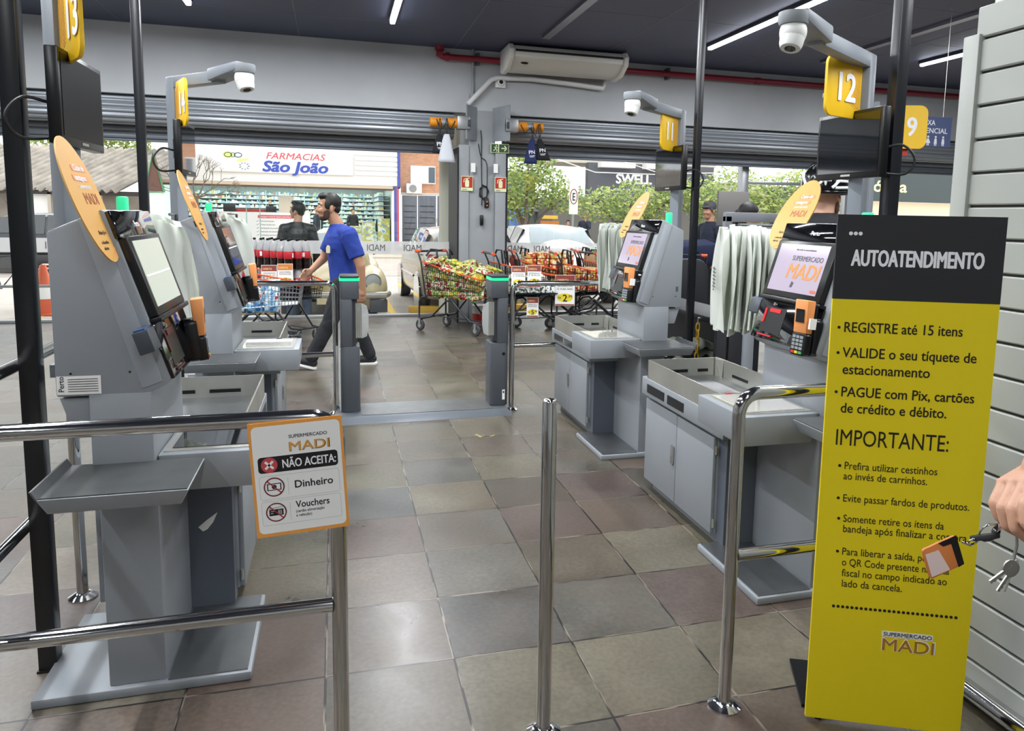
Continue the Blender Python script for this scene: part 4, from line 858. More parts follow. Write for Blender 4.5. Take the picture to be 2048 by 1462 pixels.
# shopper with a cycle helmet
TEEB=mat('black_tshirt','1b1c20',.8); HELB=mat('helmet_black','0d0e11',.18); HELW=mat('helmet_white','e4e5e6',.3)
hp,HH=person('shopper in a black t-shirt wearing a black and white cycle helmet',(2.80,3.86,.03),st(head=(-.02,0,1.595),neck=(.01,0,1.475),shn=(.01,-.19,1.40),shf=(.01,.19,1.40)),SKINL,TEEB,DENIM,SHOE,(-1,-.1,0),vox=.008,rz=R(-150),beard=BEARD,hairf=None)
hl=thing('cycle_helmet','black and white cycle helmet worn by the shopper behind kiosk 12','helmet',(0,0,0)); HW=Matrix.Translation((2.80,3.86,.03))@Matrix.Rotation(R(-150),4,'Z')@HH@Matrix.Translation((-.008,0,.0)); hl.matrix_world=HW@Matrix.Scale(1.1,4)
def helm(u,v):
    a=2*PI*u; th=PI*.58*v; r=(.158,.122,.135); rib=1+.05*math.sin(9*a)*math.sin(th)**2*(1 if v<.85 else 0); return (r[0]*math.sin(th)*math.cos(a)*rib-.005,r[1]*math.sin(th)*math.sin(a)*rib,.05+r[2]*math.cos(th)*rib)
G().surf(helm,54,14,True).build('shell',HELB,hl,smooth=60,mods=(('SOLIDIFY',dict(thickness=.012)),))
def on_helm(a,v,k=1.03): p=Vector(helm(a/360,v)); c=Vector((0,0,.05)); return c+(p-c)*k
g=G()
for a0,v0,a1,v1,r in ((215,.93,250,.62,.008),(222,.93,285,.90,.008),(250,.62,262,.80,.007),(262,.8,225,.78,.007),(175,.95,205,.66,.008),(300,.93,335,.68,.007),(335,.68,350,.92,.007),(95,.92,130,.64,.008),(130,.64,150,.9,.008),(20,.9,60,.66,.008),(60,.66,75,.92,.008)):
    g.tube([on_helm(a0+(a1-a0)*i/6,v0+(v1-v0)*i/6) for i in range(7)],r,6)
for ca in (200,285,110):
    for k in range(5):
        a=2*PI*k/5+.3; g.tube([on_helm(ca,.76,1.04),on_helm(ca+13*math.cos(a),.76+.12*math.sin(a),1.035)],[.012,.003],6)
g.build('white_graphic',HELW,hl,smooth=60)
g=G()
for a in (150,190,230,270,310,350,30,70,110): g.tube([on_helm(a+4,.2+.02*i,1.0) for i in range(2)]+[on_helm(a+4,.3+.05*i,1.012) for i in range(5)],[.004]+[.011]*4+[.008,.003],6)
g.build('vent',BLACK,hl,smooth=60)
g=G(); g.tube([Vector(helm(k/24,1.0))+Vector((0,0,-.004)) for k in range(24)],.009,8,closed=True); g.build('trim_band',HELB,hl,smooth=60)
def hair_long(par,M,k=1,m=None,bun=True):
    g=G(); g.M=M; g.ell((-.02,0,.035),(.112,.092,.105),18,12); g.ell((-.06,0,-.03),(.06,.08,.09),14,9)
    if bun: g.ell((-.125,0,.0),(.045,.045,.05)); g.chain([((-.13,0,-.01),.035),((-.15,0,-.1),.03),((-.13,0,-.2),.012)])
    else: g.chain([((-.07,.03,-.03),.06),((-.08,.02,-.2),.05),((-.07,0,-.3),.02)]); g.chain([((-.07,-.03,-.03),.06),((-.08,-.02,-.2),.05),((-.07,0,-.3),.02)])
    return org(g,'hair',HAIR,par,.009,2)
person('woman with black ponytail sitting low beyond the hanging bags',(4.27,7.2,-.07),st(),SKINL,TEEB,DENIM,SHOE,(-1,0,-.05),vox=.009,rz=R(165),sleeve=2,hairf=hair_long)
person('dark-haired person standing half hidden behind the placard of kiosk 12',(4.80,7.0,.03),st(),SKINL,TEEB,DENIM,SHOE,(-1,0,-.05),vox=.009,rz=R(200),sleeve=2,hairf=hair_long,hk=dict(bun=False))
VEST=mat('navy_vest','23293b',.8)
def cap_hat(par,M,k=1):
    hair_short(par,M,.98,mat('grey_hair','55524e',.7),.009); g=G(); g.M=M; g.ell((-.01,0,.055),(.112,.09,.085),18,10); g.ell((.09,0,.05),(.07,.07,.012)); return org(g,'cap',mat('grey_cap','4b4d50',.8),par,.008,3)
person('man in a grey cap and navy vest seen between the posts beyond kiosk 11',(5.2,9.8,.0),st(),SKIN,VEST,DENIM,SHOE,(-1,-.2,-.08),vox=.009,rz=R(10),sleeve=2,hairf=cap_hat,topname='vest')
# ---- the hand with the keys at the right edge of the picture
HR=Vector((1.33,.28,0)); HW_=Vector((.922,.722,1.168))-HR; HD=Vector((-.90,.02,-.40)).normalized()
hd,_=person('hand of a person reaching in at the right edge, holding a bunch of keys',HR,st(elf=(-.17,.36,1.12),wrf=tuple(HW_),haf=tuple(HW_+HD*.09),palmf=(.32,-.40,-.86),shf=(-.03,.19,1.34),toen=(-1,.3,0),toef=(-1,.3,0)),SKINL,TEEB,DENIM,SHOE,(-.9,.4,-.1),vox=.0031,curl=.72)
g=G(); g.M=xf(HW_,HD,(-.32,.40,.86)); g.ell((.1,.062,-.038),(.009,.006,.006),10,7); g.build('thumbnail',mat('nail','d9a898',.3),hd,smooth=60)
kb=thing('key_bunch','bunch of keys with black leather fob and orange tag held by the hand','keys',(0,0,0))
M=frame((.838,.735,1.084),(-.7,.05,-.7),(.5,.5,-.5)); g=G(); g.M=M; g.prism(rrect(-.026,.012,-.008,.008,.003),-.003,.003,'z'); g.build('leather_fob',BLACK,kb,bevel=.001); g=G(); g.M=M; g.prism(rrect(.010,.024,-.009,.009,.003),-.0035,.0035,'z'); g.build('fob_clip',CHROME,kb,bevel=.001)
def kring(c,r,ax,w=.0012):
    q=Vector(ax).normalized(); a=q.orthogonal().normalized(); b=q.cross(a); return G().tube([Vector(c)+(a*math.cos(2*PI*k/24)+b*math.sin(2*PI*k/24))*r for k in range(24)],w,6,closed=True)
kring((.817,.738,1.067),.014,(.2,1,.3)).build('split_ring',CHROME,kb,smooth=60)
g=G(); g.M=frame((.812,.74,1.061),(1,0,.05),(0,-.9,.42)); g.lathe([(.006,-.003),(.017,-.003),(.018,0),(.017,.003),(.006,.003)],(0,0,0),24); g.build('rubber_ring',RUBBER,kb,smooth=40)
kring((.797,.743,1.055),.007,(0,1,.6)).build('chain_link',CHROME,kb,smooth=60); kring((.788,.745,1.052),.006,(.5,.2,1)).build('chain_link',CHROME,kb,smooth=60)
M=frame((.758,.752,1.034),(.88,-.05,.30),(-.30,.1,.88)); g=G(); g.M=M; g.prism(rrect(-.026,.026,-.021,.021,.004),-.002,.002,'z'); tg=g.build('photo_tag',mat('tag_orange','c9793f',.35),kb,bevel=.0008)
g=G(); g.M=M; g.prism([(-.024,-.018),(.004,-.019),(-.004,.012),(-.024,.014)],.002,.0026,'z'); g.build('tag_print',mat('tag_pink','d9c3bd',.4),tg); g=G(); g.M=M; g.prism([(.017,-.021),(.026,-.02),(.026,.021),(-.002,.021),(.004,.014),(.016,.013)],.002,.0026,'z'); g.build('tag_band',BLACK,tg)
G().tube([(.85,.73,1.085),(.853,.728,1.05),(.848,.727,1.03)],.002,6).build('short_chain',STEEL,kb)
def key(p,d,n,l):
    M=frame(p,d,n); g=G(); g.M=M; g.prism(circ(0,0,.011,16),-.001,.001,'z'); g.prism([(.009,-.0025),(l,-.0025),(l,.0035),(l*.9,.002),(l*.8,.004),(l*.7,.002),(l*.6,.0035),(l*.5,.0025),(.009,.0025)],-.0009,.0009,'z'); return g.build('key',STEEL,kb)
key((.848,.727,1.018),(-.45,.1,-.8),(1,0,-.4),.034); key((.852,.729,1.02),(-.2,.1,-.95),(1,.3,0),.036); key((.843,.726,1.022),(-.8,.1,-.55),(.4,0,-1),.033)
# ================================================================ shopping carts and what is in them
WIRE=mat('cart_black_wire','23252a',.35,.4); CHAS=mat('cart_chassis','3b3d42',.35,.6); CORG=mat('cart_orange_plastic','d9582b',.4); WHEEL=mat('cart_wheel_rubber','3a3c40',.6)
def cart(loc,ang,label,dark=True,wm=None):
    t=thing('shopping_cart',label,'cart',loc,ang,'shopping carts'); W=wm or WIRE
    ht=lambda x:.86-.17*x/.95; hb=lambda x:.44+.06*x/.95; wd=lambda x,top:(.26 if top else .215)-(.085 if top else .06)*x/.95
    X0,X1=.05,.95
    g=G()
    for s in (1,-1):
        for k in range(27):
            x=X0+(X1-X0)*k/26; g.tube([(x*.94+.03,s*wd(x,0),hb(x)),(x,s*wd(x,1),ht(x))],.0032,4)
        for f in (.0,.2,.42,.64,.84): g.tube([(X0+.04*(1-f),s*(wd(X0,0)+(wd(X0,1)-wd(X0,0))*f),hb(X0)+(ht(X0)-hb(X0))*f),(X1-.03*(1-f),s*(wd(X1,0)+(wd(X1,1)-wd(X1,0))*f),hb(X1)+(ht(X1)-hb(X1))*f)],.004,5)
    for k in range(10):
        y=-1+2*k/9
        g.tube([(X0+.03,y*wd(X0,0),hb(X0)),(X1-.03,y*wd(X1,0),hb(X1)),(X1,y*wd(X1,1),ht(X1))],.0032,4); g.tube([(X0+.03,y*wd(X0,0),hb(X0)),(X0,y*wd(X0,1),ht(X0)+.03)],.0032,4)
    for x in (.2,.4,.6,.8): g.tube([(x,-wd(x,0),hb(x)),(x,wd(x,0),hb(x))],.0032,4)
    for f in (.3,.6): g.tube([(X1-.03*(1-f),-wd(X1,f>.5),hb(X1)+(ht(X1)-hb(X1))*f),(X1-.03*(1-f),wd(X1,f>.5),hb(X1)+(ht(X1)-hb(X1))*f)],.004,4)
    g.build('basket',W,t,smooth=0)
    g=G()
    for s in (1,-1): g.tube([(X0,s*wd(X0,1),ht(X0)+.03),(X0+.3,s*wd(.35,1),ht(.35)+.01),(X1,s*wd(X1,1),ht(X1)+.005)],.009,6)
    g.tube([(X1,-wd(X1,1),ht(X1)+.005),(X1,wd(X1,1),ht(X1)+.005)],.009,6); g.build('basket_rim',CORG,t,smooth=60)
    G().tube([(-.03,-.235,1.0),(-.03,.235,1.0)],.014,10).build('handle',CHAS,t,smooth=60)
    for s in (1,-1):
        G().tube([(-.03,s*.2,1.0),(-.03,s*.275,1.0)],.02,10).build('handle_end',CORG,t,smooth=60)
        G().tube([(-.03,s*.262,1.0),(.0,s*.262,.985),(.045,s*.258,.88),(.1,s*.235,.46),(.12,s*.22,.42)],.011,8).build('upright',CHAS,t,smooth=60)
        G().tube([(.10,s*.22,.43),(.04,s*.235,.42),(.0,s*.24,.37),(.0,s*.245,.16),(.03,s*.245,.15),(.2,s*.225,.19),(.42,s*.19,.40),(.5,s*.18,.41),(.62,s*.17,.3),(.78,s*.15,.165),(.92,s*.13,.16)],.012,8).build('chassis_tube',CHAS,t,smooth=60)
        G().tube([(.12,s*.24,.95),(.13,s*.17,1.03),(.18,s*.12,1.03),(.2,s*.11,.84)],.013,8).build('child_seat_loop',BLACK,t,smooth=60)
        for x,y in ((.02,s*.245),(.86,s*.14)):
            w=G().lathe([(.02,-.016),(.064,-.016),(.071,-.009),(.071,.009),(.064,.016),(.02,.016)],(x,y,.071),18,'y').build('wheel',WHEEL,t,smooth=40)
            G().lathe([(.004,-.017),(.03,-.017),(.03,.017),(.004,.017)],(x,y,.064),14,'y').box(x-.012,x+.018,y-.024,y-.019,.06,.155).box(x-.012,x+.018,y+.019,y+.024,.06,.155).box(x-.014,x+.02,y-.024,y+.024,.145,.155).build('castor',STEEL,w)
    g=G(); g.tube([(.04,-.24,.16),(.04,.24,.16)],.01,6).tube([(.9,-.14,.165),(.9,.14,.165)],.01,6).tube([(.05,0,.16),(.9,0,.165)],.006,6); g.build('cross_bar',CHAS,t,smooth=60)
    return t
def place(t,x,y,z): return t.matrix_basis@Vector((x,y,z))
def packmat(name,cols,sc=17,rough=.3):
    m=bpy.data.materials.new(name); m.use_nodes=True; n=m.node_tree; b=n.nodes['Principled BSDF']; b.inputs['Roughness'].default_value=rough
    tc=n.nodes.new('ShaderNodeTexCoord'); oi=n.nodes.new('ShaderNodeObjectInfo'); nz=n.nodes.new('ShaderNodeTexNoise'); nz.noise_dimensions='4D'; nz.inputs['Scale'].default_value=sc; nz.inputs['Detail'].default_value=1.5
    n.links.new(tc.outputs['Object'],nz.inputs['Vector']); n.links.new(oi.outputs['Random'],nz.inputs['W']); rp=n.nodes.new('ShaderNodeValToRGB'); n.links.new(nz.outputs[0],rp.inputs[0]); e=rp.color_ramp; e.interpolation='CONSTANT'
    while len(e.elements)<len(cols): e.elements.new(.5)
    for i,c in enumerate(cols): e.elements[i].position=.28+.44*i/len(cols) if i else 0; e.elements[i].color=lin(c)+(1,)
    n.links.new(rp.outputs[0],b.inputs['Base Color']); return m
def pillow(w,h,d,seed,n=11):
    rd=random.Random(seed); ph=[rd.uniform(0,6) for _ in range(4)]
    def fn(u,v,s):
        k=(max(0,1-(2*u-1)**4)*max(0,1-(2*v-1)**6))**.6; x=(u-.5)*w*(1-.08*k); y=(v-.5)*h*(1-.05*math.sin(PI*u))
        return (x,y,s*d*.5*k*(1+.16*math.sin(7*u+ph[0])*math.sin(6*v+ph[1]))+.004*math.sin(20*u+ph[2])*(1-k))
    g=G(); g.surf(lambda u,v:fn(u,v,1),n,n); g.surf(lambda u,v:fn(u,v,-1),n,n); return g
SN=[packmat('snack_red',['6d1a1c','a12823','d8cdb2','3a7a38','8e1f22']),packmat('snack_yellow',['c9a228','dcc04a','6f9a38','e4d9a8','8a6a1c']),packmat('snack_green',['4c7f3c','8fae4c','d9d2a4','8f2622','5d9a45']),packmat('snack_cream',['d3cbb0','b8923f','84a04c','84302b','efe8cf'])]
def packet(m,seed,label,group,w=.165,h=.215,d=.06,name='snack_packet'):
    o=pillow(w,h,d,seed).build(name,m,None,smooth=80); return tag(o,label,'packet',group)
_pk={}
def put(key,mk,loc,rot):
    if key not in _pk: o=_pk[key]=mk()
    else:
        o=_pk[key].copy(); COL.objects.link(o)
        for ch in _pk[key].children: c=ch.copy(); COL.objects.link(c); c.parent=o
    o.location=loc; o.rotation_euler=rot; return o
C1=cart((1.20,9.66,0),math.atan2(-.78,.62),'shopping cart full of snack packets beside the pillar')
bpy.context.view_layer.update()
rd=random.Random(4); n=0
LB='glossy snack packet in the cart beside the pillar'
for layer in range(3):
    for k in range(11):
        for s in (1,-1):
            x=.11+.075*k; z=.52+.105*layer; y=s*(.135-.05*x); m=rd.choice((0,0,2,1,3)); n+=1
            put(('s',m,n%2),lambda m=m:packet(SN[m],m*3+n,LB,'snack packets in the cart by the pillar'),place(C1,x,y,z+.02*rd.random()),(R(rd.uniform(60,85)),R(rd.uniform(-14,14)),C1.rotation_euler.z+(0 if s<0 else PI)+R(rd.uniform(-8,8))))
for k in range(44):
    x=.06+.88*rd.random(); y=rd.uniform(-.17,.17)*(1-.3*x); m=rd.choice((1,1,3,2,0)) if x>.35 else rd.choice((0,0,1,3,2)); 
    put(('s',m,k%2),lambda m=m:packet(SN[m],m*3+k+50,LB,'snack packets in the cart by the pillar'),place(C1,x,y,.84-.10*x+rd.uniform(0,.07)),(R(rd.uniform(-25,25)),R(rd.uniform(-25,25)),R(rd.uniform(0,360))))
def board(loc,rz,label,price,cents,w=.145,h=.21,head='OFERTA',lines=(),tilt=0,col='8a4036'):
    t=thing('price_board',label,'price sign',loc,rz); t.rotation_euler=(R(tilt),0,rz); M=frame((0,-.002,0),(1,0,0),(0,0,1))
    bx(-w/2,w/2,-.002,.002,-h/2,h/2).build('board',PAPER,t)
    g=G(); plate(g,M,[(-w/2+.004,h*.22),(w/2-.004,h*.22),(w/2-.004,h/2-.004),(-w/2+.004,h/2-.004)],.0,.0006); plate(g,M,[(-w/2+.004,-h/2+.003),(w/2-.004,-h/2+.003),(w/2-.004,-h/2+.02),(-w/2+.004,-h/2+.02)],.0,.0006); g.build('header',mat('offer_'+col,col,.5),t)
    g=G(); write(g,M,head,-w*.42,h*.28,h*.13,.03,fit=w*.6,d=.0012); g.build('header_lettering',mat('offer_cream','efc98e',.5),t)
    g=G(); plate(g,M,circ(0,-h*.24,w*.4,28,h*.14),.0,.0006); g.build('price_field',mat('price_yellow','e8d335',.5),t)
    g=G()
    for i,l in enumerate(lines): write(g,M,l,0,h*(.11-.09*i),h*.075,.01,'CENTER',d=.0008,fit=w*.78)
    write(g,M,price,-w*.13,-h*.36,h*.32,.04,d=.0008); write(g,M,cents,w*.13,-h*.24,h*.13,.03,d=.0008); write(g,M,'R$',-w*.34,-h*.27,h*.08,.01,d=.0008); g.build('lettering',INK,t); return t
board((1.70,8.99,.66),R(-10),'price board hanging at the front of the snack cart','3',',49',lines=('SALG. E','TORCIDA'))
C2=cart((1.86,9.2,0),R(4),'shopping cart right of the pillar holding packed jars'); C3=cart((2.30,9.80,0),R(-6),'shopping cart stacked high with red-labelled packs, behind the jar cart'); C4=cart((2.75,9.35,0),R(-8),'shopping cart under the large 2,99 price board'); C5=cart((3.30,10.2,0),R(-12),'shopping cart with a carton and green leaves at its top'); C6=cart((3.25,9.45,0),R(10),'black wire cart behind the tray of kiosk 11')
bpy.context.view_layer.update()
PK=packmat('cracker_pack',['e9dcb6','b23a30','d8b25a','efe6cf'],14)
def stack(c,label,group,name,mk,nx,ny,nz,dx,dy,dz,o,key):
    for k in range(nz):
        for i in range(nx):
            for j in range(ny): put(key,mk,place(c,o[0]+dx*i,o[1]+dy*(j-(ny-1)/2),o[2]+dz*k),(0,0,c.rotation_euler.z+R(rd.uniform(-3,3))))
def boxpack(name,m,sx,sy,sz,label,cat,group,bev=.008): return tag(bx(-sx/2,sx/2,-sy/2,sy/2,-sz/2,sz/2).build(name,m,None,bevel=bev,smooth=50),label,cat,group)
stack(C3,'','','',lambda:boxpack('cracker_pack',PK,.15,.13,.075,'red and cream cracker pack stacked in the cart right of the pillar','pack','cracker packs in the tall stack'),4,3,6,.17,.14,.08,(.2,0,.55),'crk')
stack(C4,'','','',lambda:boxpack('biscuit_pack',PK,.15,.13,.07,'cream and red biscuit pack in the cart under the large price board','pack','biscuit packs under the price board'),4,2,4,.17,.15,.075,(.15,0,.55),'bis')
JAR=mat('jar_glass','c9c0a4',.2); LID=mat('jar_lid','c9cdc9',.3,.5)
def jar():
    o=G().lathe([(.03,-.05),(.037,-.045),(.037,.03),(.03,.045)],n=14).build('food_jar',JAR,None,smooth=40); tag(o,'pale jar with a metal lid packed in the cart right of the pillar','jar','jars in the cart'); G().lathe([(.031,.045),(.033,.046),(.033,.06),(.03,.062)],n=14).build('lid',LID,o,smooth=40); return o
for i in range(9):
    for j in range(4): put('jar',jar,place(C2,.12+.085*i,-.15+.095*j-(0),.56),(0,0,0))
for i in range(4): put('ham',lambda:tag(G().ell((0,0,0),(.07,.11,.055)).build('wrapped_roll',packmat('roll_wrap',['d9d2c0','ece7da','4a4640'],10),None,smooth=60),'white wrapped roll on top of the jar cart','roll','wrapped rolls'),place(C2,.16+.16*i,.02*(-1)**i,.67+.02*(i%2)),(0,R(10),R(20*i)))
CARD=mat('carton_board','b9916a',.8)
o=boxpack('carton',CARD,.42,.3,.17,'brown cardboard carton on the rear cart with a small red emblem','carton',None,.004); o.location=place(C5,.35,0,.86); o.rotation_euler=(0,0,C5.rotation_euler.z); g=G(); M=frame((0,-.151,0),(1,0,0),(0,0,1)); plate(g,M,[(-.04,.03),(.04,.03),(0,-.05)],0); g.build('emblem',RED,o)
LEAF=mat('leaf_green','4f9a3c',.5)
for i in range(4):
    g=G(); 
    for k in range(9): a=k*2.4+i; g.M=Matrix.Rotation(a,4,'Z')@Matrix.Rotation(R(35+9*(k%3)),4,'Y'); g.ell((.05,0,.02),(.07,.035,.008),8,6)
    o=g.build('leafy_green',LEAF,None,smooth=60); tag(o,'bunch of green leaves on the carton at the rear cart','vegetable','leafy greens'); o.location=place(C5,.25+.08*i,.05*(-1)**i,.985)
board((2.78,8.98,.545),R(-12),'large price board reading 2,99 on the cart right of the gates','2',',99',.25,.39,lines=('MACARRÃO AVE','D ALBA 500G'))
board((2.37,9.02,.33),R(-8),'price board reading 5,49 low on the jar cart','5',',49',.15,.25,lines=('CERVEJA STELLA','ARTOIS 473ML'))
board((2.16,8.93,.72),R(-14),'left price board of the pair on the jar cart','4',',99',.17,.27,lines=('ATUM RALADO','170G'),tilt=-6); board((2.36,8.925,.73),R(-14),'right price board of the pair on the jar cart','8',',49',.17,.27,lines=('SARDINHA','125G'),tilt=-6)
board((3.38,9.2,.72),R(-16),'price board on the dark cart beside the hanging bags','6',',99',.15,.25,lines=('BATATA','KG'))
for i in range(8): put('can',lambda:tag(G().lathe([(.028,-.055),(.033,-.05),(.033,.045),(.026,.055)],n=14).build('drink_can',packmat('can_print',['e4e4e0','f0f0ee','3c5a4a'],30,.25),None,smooth=40),'white drink can in the row above the 5,49 board','can','drink cans'),(2.16+.066*i,9.0,.57),(0,0,0))
tag(bx(2.12,2.68,8.96,9.06,.50,.512).build('can_ledge',WIRE),'thin black ledge carrying the row of drink cans','ledge')
# left carts with soft drinks
L1=cart((-.90,9.42,0),math.atan2(-.74,.66),'shopping cart loaded with cola bottles at the left'); L2=cart((-1.30,8.42,0),R(-4),'pale wire cart in front of the bottle cart, behind kiosk 14',wm=mat('cart_zinc_wire','8c8f92',.35,.7))
bpy.context.view_layer.update()
COLA=mat('cola_dark','1a1210',.12,coat=.5); CLAB=mat('cola_label_red','b3232c',.4); CLEAR=pane_mat('bottle_shrink_film',(.96,.97,.98),.12,white=.62)
def bottle():
    prof=[(.02,0),(.046,.004),(.05,.02),(.05,.07),(.047,.09),(.05,.11),(.05,.21),(.042,.25),(.022,.295),(.014,.315),(.014,.325)]
    o=G().lathe(prof,n=16).build('cola_bottle',COLA,None,smooth=50); tag(o,'large cola bottle with a red label in the pack on the left cart','bottle','cola bottles on the left cart')
    G().lathe([(.0508,.125),(.0512,.126),(.0512,.205),(.0508,.206)],n=16).build('label',CLAB,o,smooth=60); G().lathe([(.0155,.322),(.016,.323),(.016,.34),(.013,.342)],n=12).build('cap',BLACK,o)
    g=G(); 
    for a in (200,290): 
        c,s=math.cos(R(a)),math.sin(R(a)); M=frame((.0515*c,.0515*s,.14),(-s,c,0),(0,0,1)); plate(g,M,[(-.012,.0),(.012,.0),(.012,.05),(-.012,.05)])
    g.build('label_mark',PAPER,o); G().lathe([(.0525,.205),(.0525,.215),(.046,.25),(.03,.295),(.022,.318)],n=10).build('shrink_film',CLEAR,o,smooth=60); return o
for k in range(2):
    for i in range(6):
        for j in range(3): put('cola',bottle,place(L1,.16+.118*i,-.14+.118*j,.52+.30*k),(0,0,R(rd.uniform(0,360))))
BLUEP=packmat('blue_pack',['2f6fa8','7fb4d6','e6eef2','b03030'],16)
for i in range(4):
    for k in range(3): put('blu',lambda:tag(pillow(.17,.2,.08,77).build('blue_packet',BLUEP,None,smooth=80),'blue and white packet in the pale left cart','packet','blue packets'),place(L2,.14+.17*i,-.08+.02*k,.5+.08*k),(R(75),0,L2.rotation_euler.z))
board((-.70,8.62,.765),R(4),'left price board of the pair on the bottle cart, reading 2,99','2',',99',.16,.24,lines=('REFRIGERANTE','COLA 2L')); board((-.535,8.62,.775),R(4),'right price board of the pair on the bottle cart, reading 7,99','7',',99',.16,.25,lines=('AGUA MINERAL','COCO'),col='c9803a')
FE=thing('paint_bucket','red and white bucket standing behind the snack cart at the foot of the pillar','bucket',(1.86,9.83,0)); G().lathe([(.09,0),(.1,.01),(.115,.26),(.12,.27),(.11,.275)],n=20).build('pail',mat('bucket_white','d5d2cc',.5),FE,smooth=40); G().lathe([(.1035,.05),(.1045,.051),(.1115,.16),(.1105,.161)],n=20).build('label',RED,FE,smooth=40)
# ---- till area on the right behind the kiosks
TB=mat('till_black_panel','202226',.55); TG=mat('till_grey_frame','8d9197',.4)
t=thing('till_counter','black and grey till counter beyond kiosks 11 and 12','till',(0,0,0))
bx(2.27,2.45,4.12,4.16,.0,.80).build('front_panel',TB,t,bevel=.004); bx(2.45,2.52,4.10,4.17,0,.90).build('corner_post',TG,t,bevel=.003); bx(2.28,2.62,4.17,6.3,.81,.85).build('worktop',TB,t,bevel=.004); bx(2.56,2.62,4.2,6.3,0,.81).build('side_panel',TB,t); bx(2.3,2.56,4.2,6.3,.42,.45).build('shelf_board',TB,t)
bx(2.52,2.75,4.1,4.36,.84,.90).build('belt_end',mat('till_beige','c4bfb2',.5),t,bevel=.004)
t=thing('till_arch','grey arch of the till seen above the hanging bags','arch',(3.55,6.3,0)); bx(-.06,-.0,-.03,.03,0,1.50).build('leg',TG,t); bx(.60,.66,-.03,.03,0,1.50).build('leg',TG,t); bx(-.06,.66,-.03,.03,1.45,1.54).build('beam',TG,t,bevel=.006); bx(.1,.55,-.02,.02,1.28,1.44).build('panel',mat('arch_panel','a8aca8',.5),t)
tag(bx(4.28,4.68,7.88,7.92,1.40,1.80).box(4.44,4.52,7.88,7.94,0,1.42).build('grey_board',mat('board_grey','75726f',.6),bevel=.004),'plain grey board on a stand before the trees, right of the window post','board')
t=thing('office_chair','black swivel chair at the till behind the post of kiosk 11','chair',(2.98,5.85,0)); G().prism(rrect(-.23,.23,-.05,.5,.12),-.04,.04,'y'); g=G(); g.M=Matrix.Translation((0,.2,.62)); g.prism(rrect(-.23,.23,-.02,.5,.13),-.035,.035,'y'); g.build('backrest',TB,t,bevel=.02); bx(-.24,.24,-.27,.2,.50,.58).build('seat',TB,t,bevel=.03); G().cyl((0,0,.1),(0,0,.5),.03,12).build('stem',CHAS,t)
for k in range(5): G().tube([(0,0,.1),(.28*math.cos(k*1.257),.28*math.sin(k*1.257),.06)],.02,8).ell((.28*math.cos(k*1.257),.28*math.sin(k*1.257),.03),.03,8,6).build('leg',BLACK,t,smooth=50)
fold=mat('folded_bags','c6cbbb',.6)
def folded(seed):
    rd2=random.Random(seed); g=G()
    def fn(u,v): return ((u-.5)*.3+.01*math.sin(9*v),(v-.5)*.22,.02*math.sin(8*u+seed)*math.sin(5*v)+.012*math.sin(21*u+3*v)+.045*math.sin(PI*u)**.5*math.sin(PI*v)**.5)
    g.surf(fn,18,14); g.surf(lambda u,v:((u-.5)*.29,(v-.5)*.21,-.012),3,3); return g.build('folded_bag_pile',fold,None,smooth=80)
for i,(x,y,z) in enumerate(((2.43,4.75,.465),(2.43,4.76,.52),(2.42,4.75,.575),(2.42,5.1,.465),(2.43,5.11,.52))): o=folded(i); o.location=(x,y,z); tag(o,'bundle of folded pale bags on the dark shelf under the till','bag bundle','folded bags under the till')
t=thing('yellow_chain','short yellow plastic chain hanging beside the black post of kiosk 11','chain',(2.26,4.36,.77)); cm=mat('chain_yellow','d1a92e',.4); pr=None
for k in range(7):
    g=G(); g.M=Matrix.Translation((0,0,-.048*k))@Matrix.Rotation(PI/2*(k%2),4,'Z'); g.tube([(0.013*math.cos(2*PI*q/14),0,.03*math.sin(2*PI*q/14)) for q in range(14)],.005,6,closed=True); g.build('link',BLACK if k==6 else cm,t,smooth=60)
g=G().tube([(0,0,.02),(0,-.0,.06),(.1,0,.06)],.006,6); g.build('hook',STEEL,t)
C7=cart((4.45,9.0,0),R(60),'shopping cart with a folded navy cover behind the black post of kiosk 11')
tag(G().hexa([(4.45,9.2,.86),(4.9,9.1,.86),(5.0,9.5,.9),(4.6,9.6,.9),(4.4,9.15,1.1),(4.95,9.05,1.15),(5.0,9.5,1.2),(4.55,9.6,1.18)]).build('navy_cover',mat('navy_fabric','1f2746',.8),bevel=.03),'folded navy fabric cover on top of the cart below the man in the cap','cover')
# ================================================================ the street outside
GZ=-.12
def paver():
    return mat('parking_concrete','b3aca5',.75,noise=.15,nscale=2)
struct(bx(-14,30,10.9,19.5,GZ-.1,GZ),'floor_parking',paver())
struct(bx(-60,90,19.5,27.5,GZ-.12,GZ-.02),'floor_road',mat('road_surface','b0a29b',.8,noise=.12,nscale=.8))
struct(bx(-60,90,27.5,80,GZ-.1,GZ+.03),'floor_pavement',mat('pavement','bdb2a6',.8,noise=.15,nscale=1.5))
struct(bx(-60,90,27.3,27.5,GZ-.1,GZ+.05).box(-60,90,19.4,19.55,GZ-.1,GZ+.0),'trim_11',mat('kerb_stone','c9bda8',.8))
g=G()
for x in (-4.2,-1.9,.82,3.2,5.6): g.hexa([(x,10.95,GZ),(x+.1,10.95,GZ),(x+.08,19,GZ),(x-.02,19,GZ),(x,10.95,GZ+.004),(x+.1,10.95,GZ+.004),(x+.08,19,GZ+.004),(x-.02,19,GZ+.004)])
g.build('parking_line',mat('road_yellow','dcb94a',.7)); o=bpy.data.objects['parking_line']; tag(o,kind='structure'); o.name='trim_12'
STOP=mat('stop_yellow','d9ab3a',.6)
